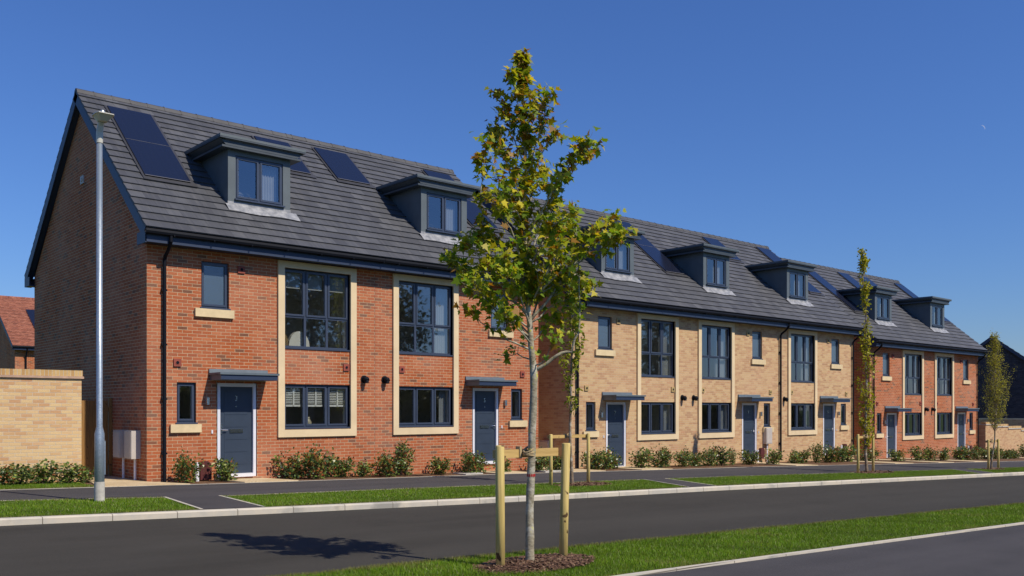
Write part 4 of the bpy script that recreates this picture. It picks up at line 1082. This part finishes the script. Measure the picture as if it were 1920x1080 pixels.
# ---------------------------------------------------------------- shrubs
def shrub_mesh(seed, h, w, n, red, kind=0):
    r = random.Random(seed); mb = MB(); cen, dr, nr, sz, cl = [], [], [], [], []
    stems = []
    for k in range(11):
        a = r.uniform(0, 2 * pi); rr = w * math.sqrt(r.random()) * .9; hh = h * r.uniform(.6, 1.05) * (1 - .35 * (rr / w) ** 2)
        pts = [Vector((0, 0, 0)), Vector((rr * .45 * math.cos(a), rr * .45 * math.sin(a), hh * .35)), Vector((rr * .85 * math.cos(a), rr * .85 * math.sin(a), hh * .7)), Vector((rr * math.cos(a), rr * math.sin(a), hh))]
        mb.tube(pts, [.009, .007, .005, .003], 4, cap=False); stems.append(pts)
    for k in range(n):
        s = r.choice(stems); t = (r.random() ** .75) * 3; i = min(2, int(t)); p = s[i].lerp(s[i + 1], t - i)
        sp_ = .10 * (1 - .35 * t / 3) * (w / .35) ** .5
        p = p + Vector((r.gauss(0, sp_), r.gauss(0, sp_), r.gauss(0, .05))); p.z = max(.02, p.z)
        o = Vector((p.x, p.y, .25)).normalized()
        cen.append(p); dr.append((o.x + r.gauss(0, .6), o.y + r.gauss(0, .6), .5 + r.gauss(0, .5))); nr.append((o.x * .6 + r.gauss(0, .5), o.y * .6 + r.gauss(0, .5), .7 + r.gauss(0, .4)))
        sz.append(r.uniform(.05, .085) * (1.25 if kind else 1)); q = r.random(); tip = t / 3
        if q < red * (.4 + tip): c = (.28, .10, .035)
        elif q < .40: c = (.23, .26, .055)
        elif q < .72: c = (.105, .165, .035)
        else: c = (.065, .115, .042)
        f = r.uniform(.7, 1.25); cl.append(tuple(x * f for x in c))
    T = bpy.data.objects.new('shrub', None)
    COL.objects.link(T)
    mb.build('stems', 'bark2', T); leaves('foliage', cen, dr, nr, sz, cl, OVAL, 'shrubleaf', T, fold=.15)
    return T
protos = [shrub_mesh(11, .52, .29, 640, .06), shrub_mesh(12, .60, .34, 720, .15), shrub_mesh(13, .90, .22, 620, .07), shrub_mesh(14, .36, .22, 340, .09), shrub_mesh(15, .58, .32, 420, .07, 1)]
desc = ['rounded dark green', 'bushy red-tipped', 'tall pointed dark green', 'low small', 'glossy large-leaved']
used = [False] * 5
SH = [  # x, y, proto, scale, where
    (.66, -.45, 1, 1.0, 'at the corner between downpipe and door 3'), (1.62, -.42, 0, 1.0, 'right in front of the left edge of door 3'),
    (3.30, -.30, 1, 1.05, 'first right of the path to door 3'), (3.85, -.5, 1, 1.15, 'second right of the path to door 3, under the blinds'), (4.6, -.4, 0, .95, 'third right of the path to door 3'),
    (5.2, -.45, 3, 1.0, 'between the two big windows of the red pair'), (5.85, -.55, 1, 1.05, 'below the two wall flues of the red pair'), (6.45, -.55, 2, 1.0, 'under the left edge of the big window beside door 5'),
    (7.55, -.55, 0, .9, 'under the right half of the big window beside door 5'), (8.5, -.6, 1, 1.0, 'left of door 5'), (8.95, -.45, 4, .85, 'against the left edge of door 5'), (9.75, -.55, 3, 1.0, 'right of door 5 by its path'),
    (11.0, -.8, 1, 1.0, 'right corner of the house with door 5'), (11.5, -.95, 0, 1.0, 'outside the right corner of the house with door 5'),
    (13.25, -.8, 0, 1.0, 'at the left corner of the buff terrace'), (13.9, -.75, 1, 1.1, 'under the narrow window left of door 7'), (14.35, -.6, 3, 1.1, 'close left of door 7'), (15.35, -.95, 4, 1.0, 'in front of the right edge of door 7'),
    (16.2, -.9, 1, 1.05, 'first under the big window beside door 7'), (16.75, -.8, 2, .72, 'second under the big window beside door 7'), (17.6, -.9, 1, .95, 'third under the big window beside door 7'), (18.3, -.8, 0, 1.0, 'fourth under the big window beside door 7'),
    (19.1, -.9, 1, 1.05, 'below the wall flues of the buff terrace'), (19.7, -.9, 4, 1.0, 'left under the big window beside door 9'), (20.5, -.8, 2, .66, 'middle under the big window beside door 9'), (21.4, -.9, 0, 1.05, 'left of door 9'), (22.35, -1.3, 4, .9, 'in front of door 9'),
    (23.7, -1.3, 3, 1.1, 'under the white meter box'), (24.6, -1.1, 0, 1.0, 'at the downpipe between doors 9 and 11'), (25.5, -1.2, 2, .85, 'left under the big window beside door 11'), (26.3, -1.2, 1, 1.15, 'middle under the big window beside door 11'), (27.1, -1.2, 0, 1.1, 'right under the big window beside door 11'), (27.9, -1.2, 4, 1.1, 'against the left edge of door 11'),
    (29.0, -1.5, 1, 1.0, 'right of door 11, left of the concrete step'), (30.8, -1.9, 0, 1.0, 'right of the concrete step'),
    (32.0, -2.2, 4, 1.0, 'before the left corner of the far red pair'), (32.9, -2.3, 1, 1.0, 'left of the far pair\'s left door'), (33.9, -2.5, 0, 1.0, 'in front of the far pair\'s left door'),
    (35.3, -2.6, 4, 1.0, 'first under the windows of the far pair'), (36.1, -2.6, 1, 1.05, 'second under the windows of the far pair'), (37.0, -2.7, 2, .8, 'third under the windows of the far pair'), (37.9, -2.8, 0, 1.1, 'fourth under the windows of the far pair'), (38.9, -2.8, 1, 1.0, 'fifth under the windows of the far pair'), (39.8, -2.9, 0, 1.0, 'sixth under the windows of the far pair'), (40.7, -3.0, 3, 1.1, 'seventh under the windows of the far pair'),
    (43.2, -2.6, 4, 1.0, 'at the right corner of the far pair'), (45.5, -2.4, 1, 1.1, 'first along the stepped buff wall'), (47, -2.5, 0, 1.2, 'second along the stepped buff wall'), (48.5, -2.6, 1, 1.2, 'third along the stepped buff wall'), (50.2, -2.8, 2, .8, 'fourth along the stepped buff wall'), (52, -3, 0, 1.2, 'fifth along the stepped buff wall'), (54, -3.2, 1, 1.2, 'sixth along the stepped buff wall'),
    (-2.9, .45, 1, 1.0, 'against the yellow wall, left of the lamp post, farthest left'), (-2.45, .4, 0, 1.05, 'against the yellow wall, second from the left'), (-1.95, .45, 4, 1.0, 'against the yellow wall, third from the left'), (-1.5, .4, 4, .9, 'against the yellow wall, fourth from the left'), (-1.15, .55, 4, .75, 'at the right end of the yellow wall by the gate')]
for i, (x, y, k, s, where) in enumerate(SH):
    if not used[k]: o = protos[k]; used[k] = True
    else: o = copy_tree(protos[k])
    o.location = (x, y, g(x)); a = .93 + .14 * rnd.random(); wd = 1.2 if x > 2 else 1.0; hs = .82 if x < 0 else 1.1
    o.scale = (s * a * wd, s * a * 1.05, s / a * hs); o.rotation_euler = (0, 0, rnd.uniform(0, 6.28))
    tag(o, desc[k] + ' shrub ' + where, 'shrub', 'shrubs in the beds before the houses')

# scattered mulch crumbs and a drain cover in the beds
b = MB(); b.box(-.3, .3, -.3, .3, 0, .03)
o = b.build('manhole_cover', 'concrete', loc=(8.35, -.75, g(8.35) + .002)); tag(o, 'square grey manhole cover in the bed left of door 5', 'manhole cover')
b = MB(); b.box(-.35, .35, -.25, .25, 0, .04)
o = b.build('manhole_cover', 'concrete', loc=(11.2, -.95, g(11.2) + .002)); tag(o, 'grey manhole cover behind the stakes right of door 5', 'manhole cover')

# ---------------------------------------------------------------- things across the road behind the camera, mirrored in the window glass
def back_tree(x, y, H, w, seed, label):
    r = random.Random(seed); T = empty('roadside_tree', (x, y, g(x)), label, 'tree', 'big trees across the road')
    mb = MB(); mb.tube([(0, 0, -.2), (.1, 0, H * .35), (0, .1, H * .7), (.1, .1, H * .95)], [.22, .17, .09, .02], 8)
    cen, dr, nr, sz, cl = [], [], [], [], []
    cl_ = []
    for k in range(26):
        a = r.uniform(0, 2 * pi); z = r.uniform(.28, .98); rr = w * math.sin(min(1, (1 - z) * 1.6 + .15) * pi / 2) * r.uniform(.3, 1); c = Vector((rr * math.cos(a), rr * math.sin(a), z * H)); cl_.append(c)
        mb.tube([(0, 0, max(1, c.z - rr)), c], [.05, .015], 5, cap=False)
    for k in range(5200):
        c = r.choice(cl_); p = c + Vector((r.gauss(0, .75), r.gauss(0, .75), r.gauss(0, .65)))
        cen.append(p); dr.append((r.gauss(0, 1), r.gauss(0, 1), r.gauss(0, 1))); nr.append((r.gauss(0, 1), r.gauss(0, 1), r.gauss(.5, 1))); sz.append(r.uniform(.2, .4)); f = r.uniform(.6, 1.3); cl.append((.06 * f, .075 * f, .02 * f))
    mb.build('trunk', 'bark2', T); leaves('crown', cen, dr, nr, sz, cl, OVAL, 'leaf', T)
for i, (x, y, H, w) in enumerate([(19.5, -36, 13, 3.4), (23.5, -35, 13, 3.4), (27.5, -37, 12.6, 3.2), (31.3, -36, 11, 2.0), (61, -36, 11.5, 1.4)]):
    back_tree(x, y, H, w, 40 + i, ['leftmost big leafy tree across the road behind the viewer', 'second big leafy tree across the road behind the viewer', 'third big leafy tree across the road behind the viewer', 'narrow last tree of the group across the road behind the viewer', 'lone far tree across the road behind the viewer'][i])
hg = MB(); q = np.random.default_rng(3); n = 30000
x = q.uniform(14, 120, n); y = -46 + q.normal(0, .5, n) - .1 * (x - 14); z = g(0) - .02 * np.minimum(x, 75) + 4.2 * np.abs(q.random(n)) * (1 + .25 * np.sin(x * .6))
o = leaves('hedge', np.stack([x, y, z], 1), q.normal(0, 1, (n, 3)), q.normal(0, 1, (n, 3)), q.uniform(.5, .9, n), np.array([(.05, .07, .02)]) * q.uniform(.6, 1.4, n)[:, None], OVAL, 'leaf')
tag(o, 'long dark hedge across the road behind the viewer', 'hedge', kind='stuff')

# faint daytime moon: sunlit part put into the shape, sky haze into the transparency
def moon():
    d = Vector(((1840 - 960) / 1720 * RTv.x + FWv.x, (1840 - 960) / 1720 * RTv.y + FWv.y, (767 - 241) / 1720))
    p = Vector(cam.location) + d * 1500; r_ = 1500 * 6.5 / 1720
    m, n, b = newmat('hazed_moon_crescent'); b.inputs['Base Color'].default_value = (.75, .80, .95, 1); b.inputs['Roughness'].default_value = 1
    tr = N(n, 'ShaderNodeBsdfTransparent'); mx = N(n, 'ShaderNodeMixShader'); mx.inputs[0].default_value = .30
    n.links.new(tr.outputs[0], mx.inputs[1]); n.links.new(b.outputs[0], mx.inputs[2]); n.links.new(mx.outputs[0], n.nodes['Material Output'].inputs[0])
    mb = MB(); k = 10; out = []; inn = []
    for i in range(k + 1):
        a = R(-25) + R(130) * i / k; w = .30 * math.sin(pi * i / k)
        for lst, rr in ((out, 1), (inn, 1 - w)): lst.append(RTv * (math.cos(a) * r_ * rr) + Vector((0, 0, math.sin(a) * r_ * rr)))
    for i in range(k):
        for dd in (Vector((0, 0, 0)), FWv * .4): mb.quad(*(v + dd for v in (out[i], out[i + 1], inn[i + 1], inn[i])))
        mb.quad(out[i], out[i + 1], out[i + 1] + FWv * .4, out[i] + FWv * .4)
    o = mb.build('moon', m, loc=p); tag(o, 'faint pale crescent moon in the blue sky at upper right', 'moon')
moon()
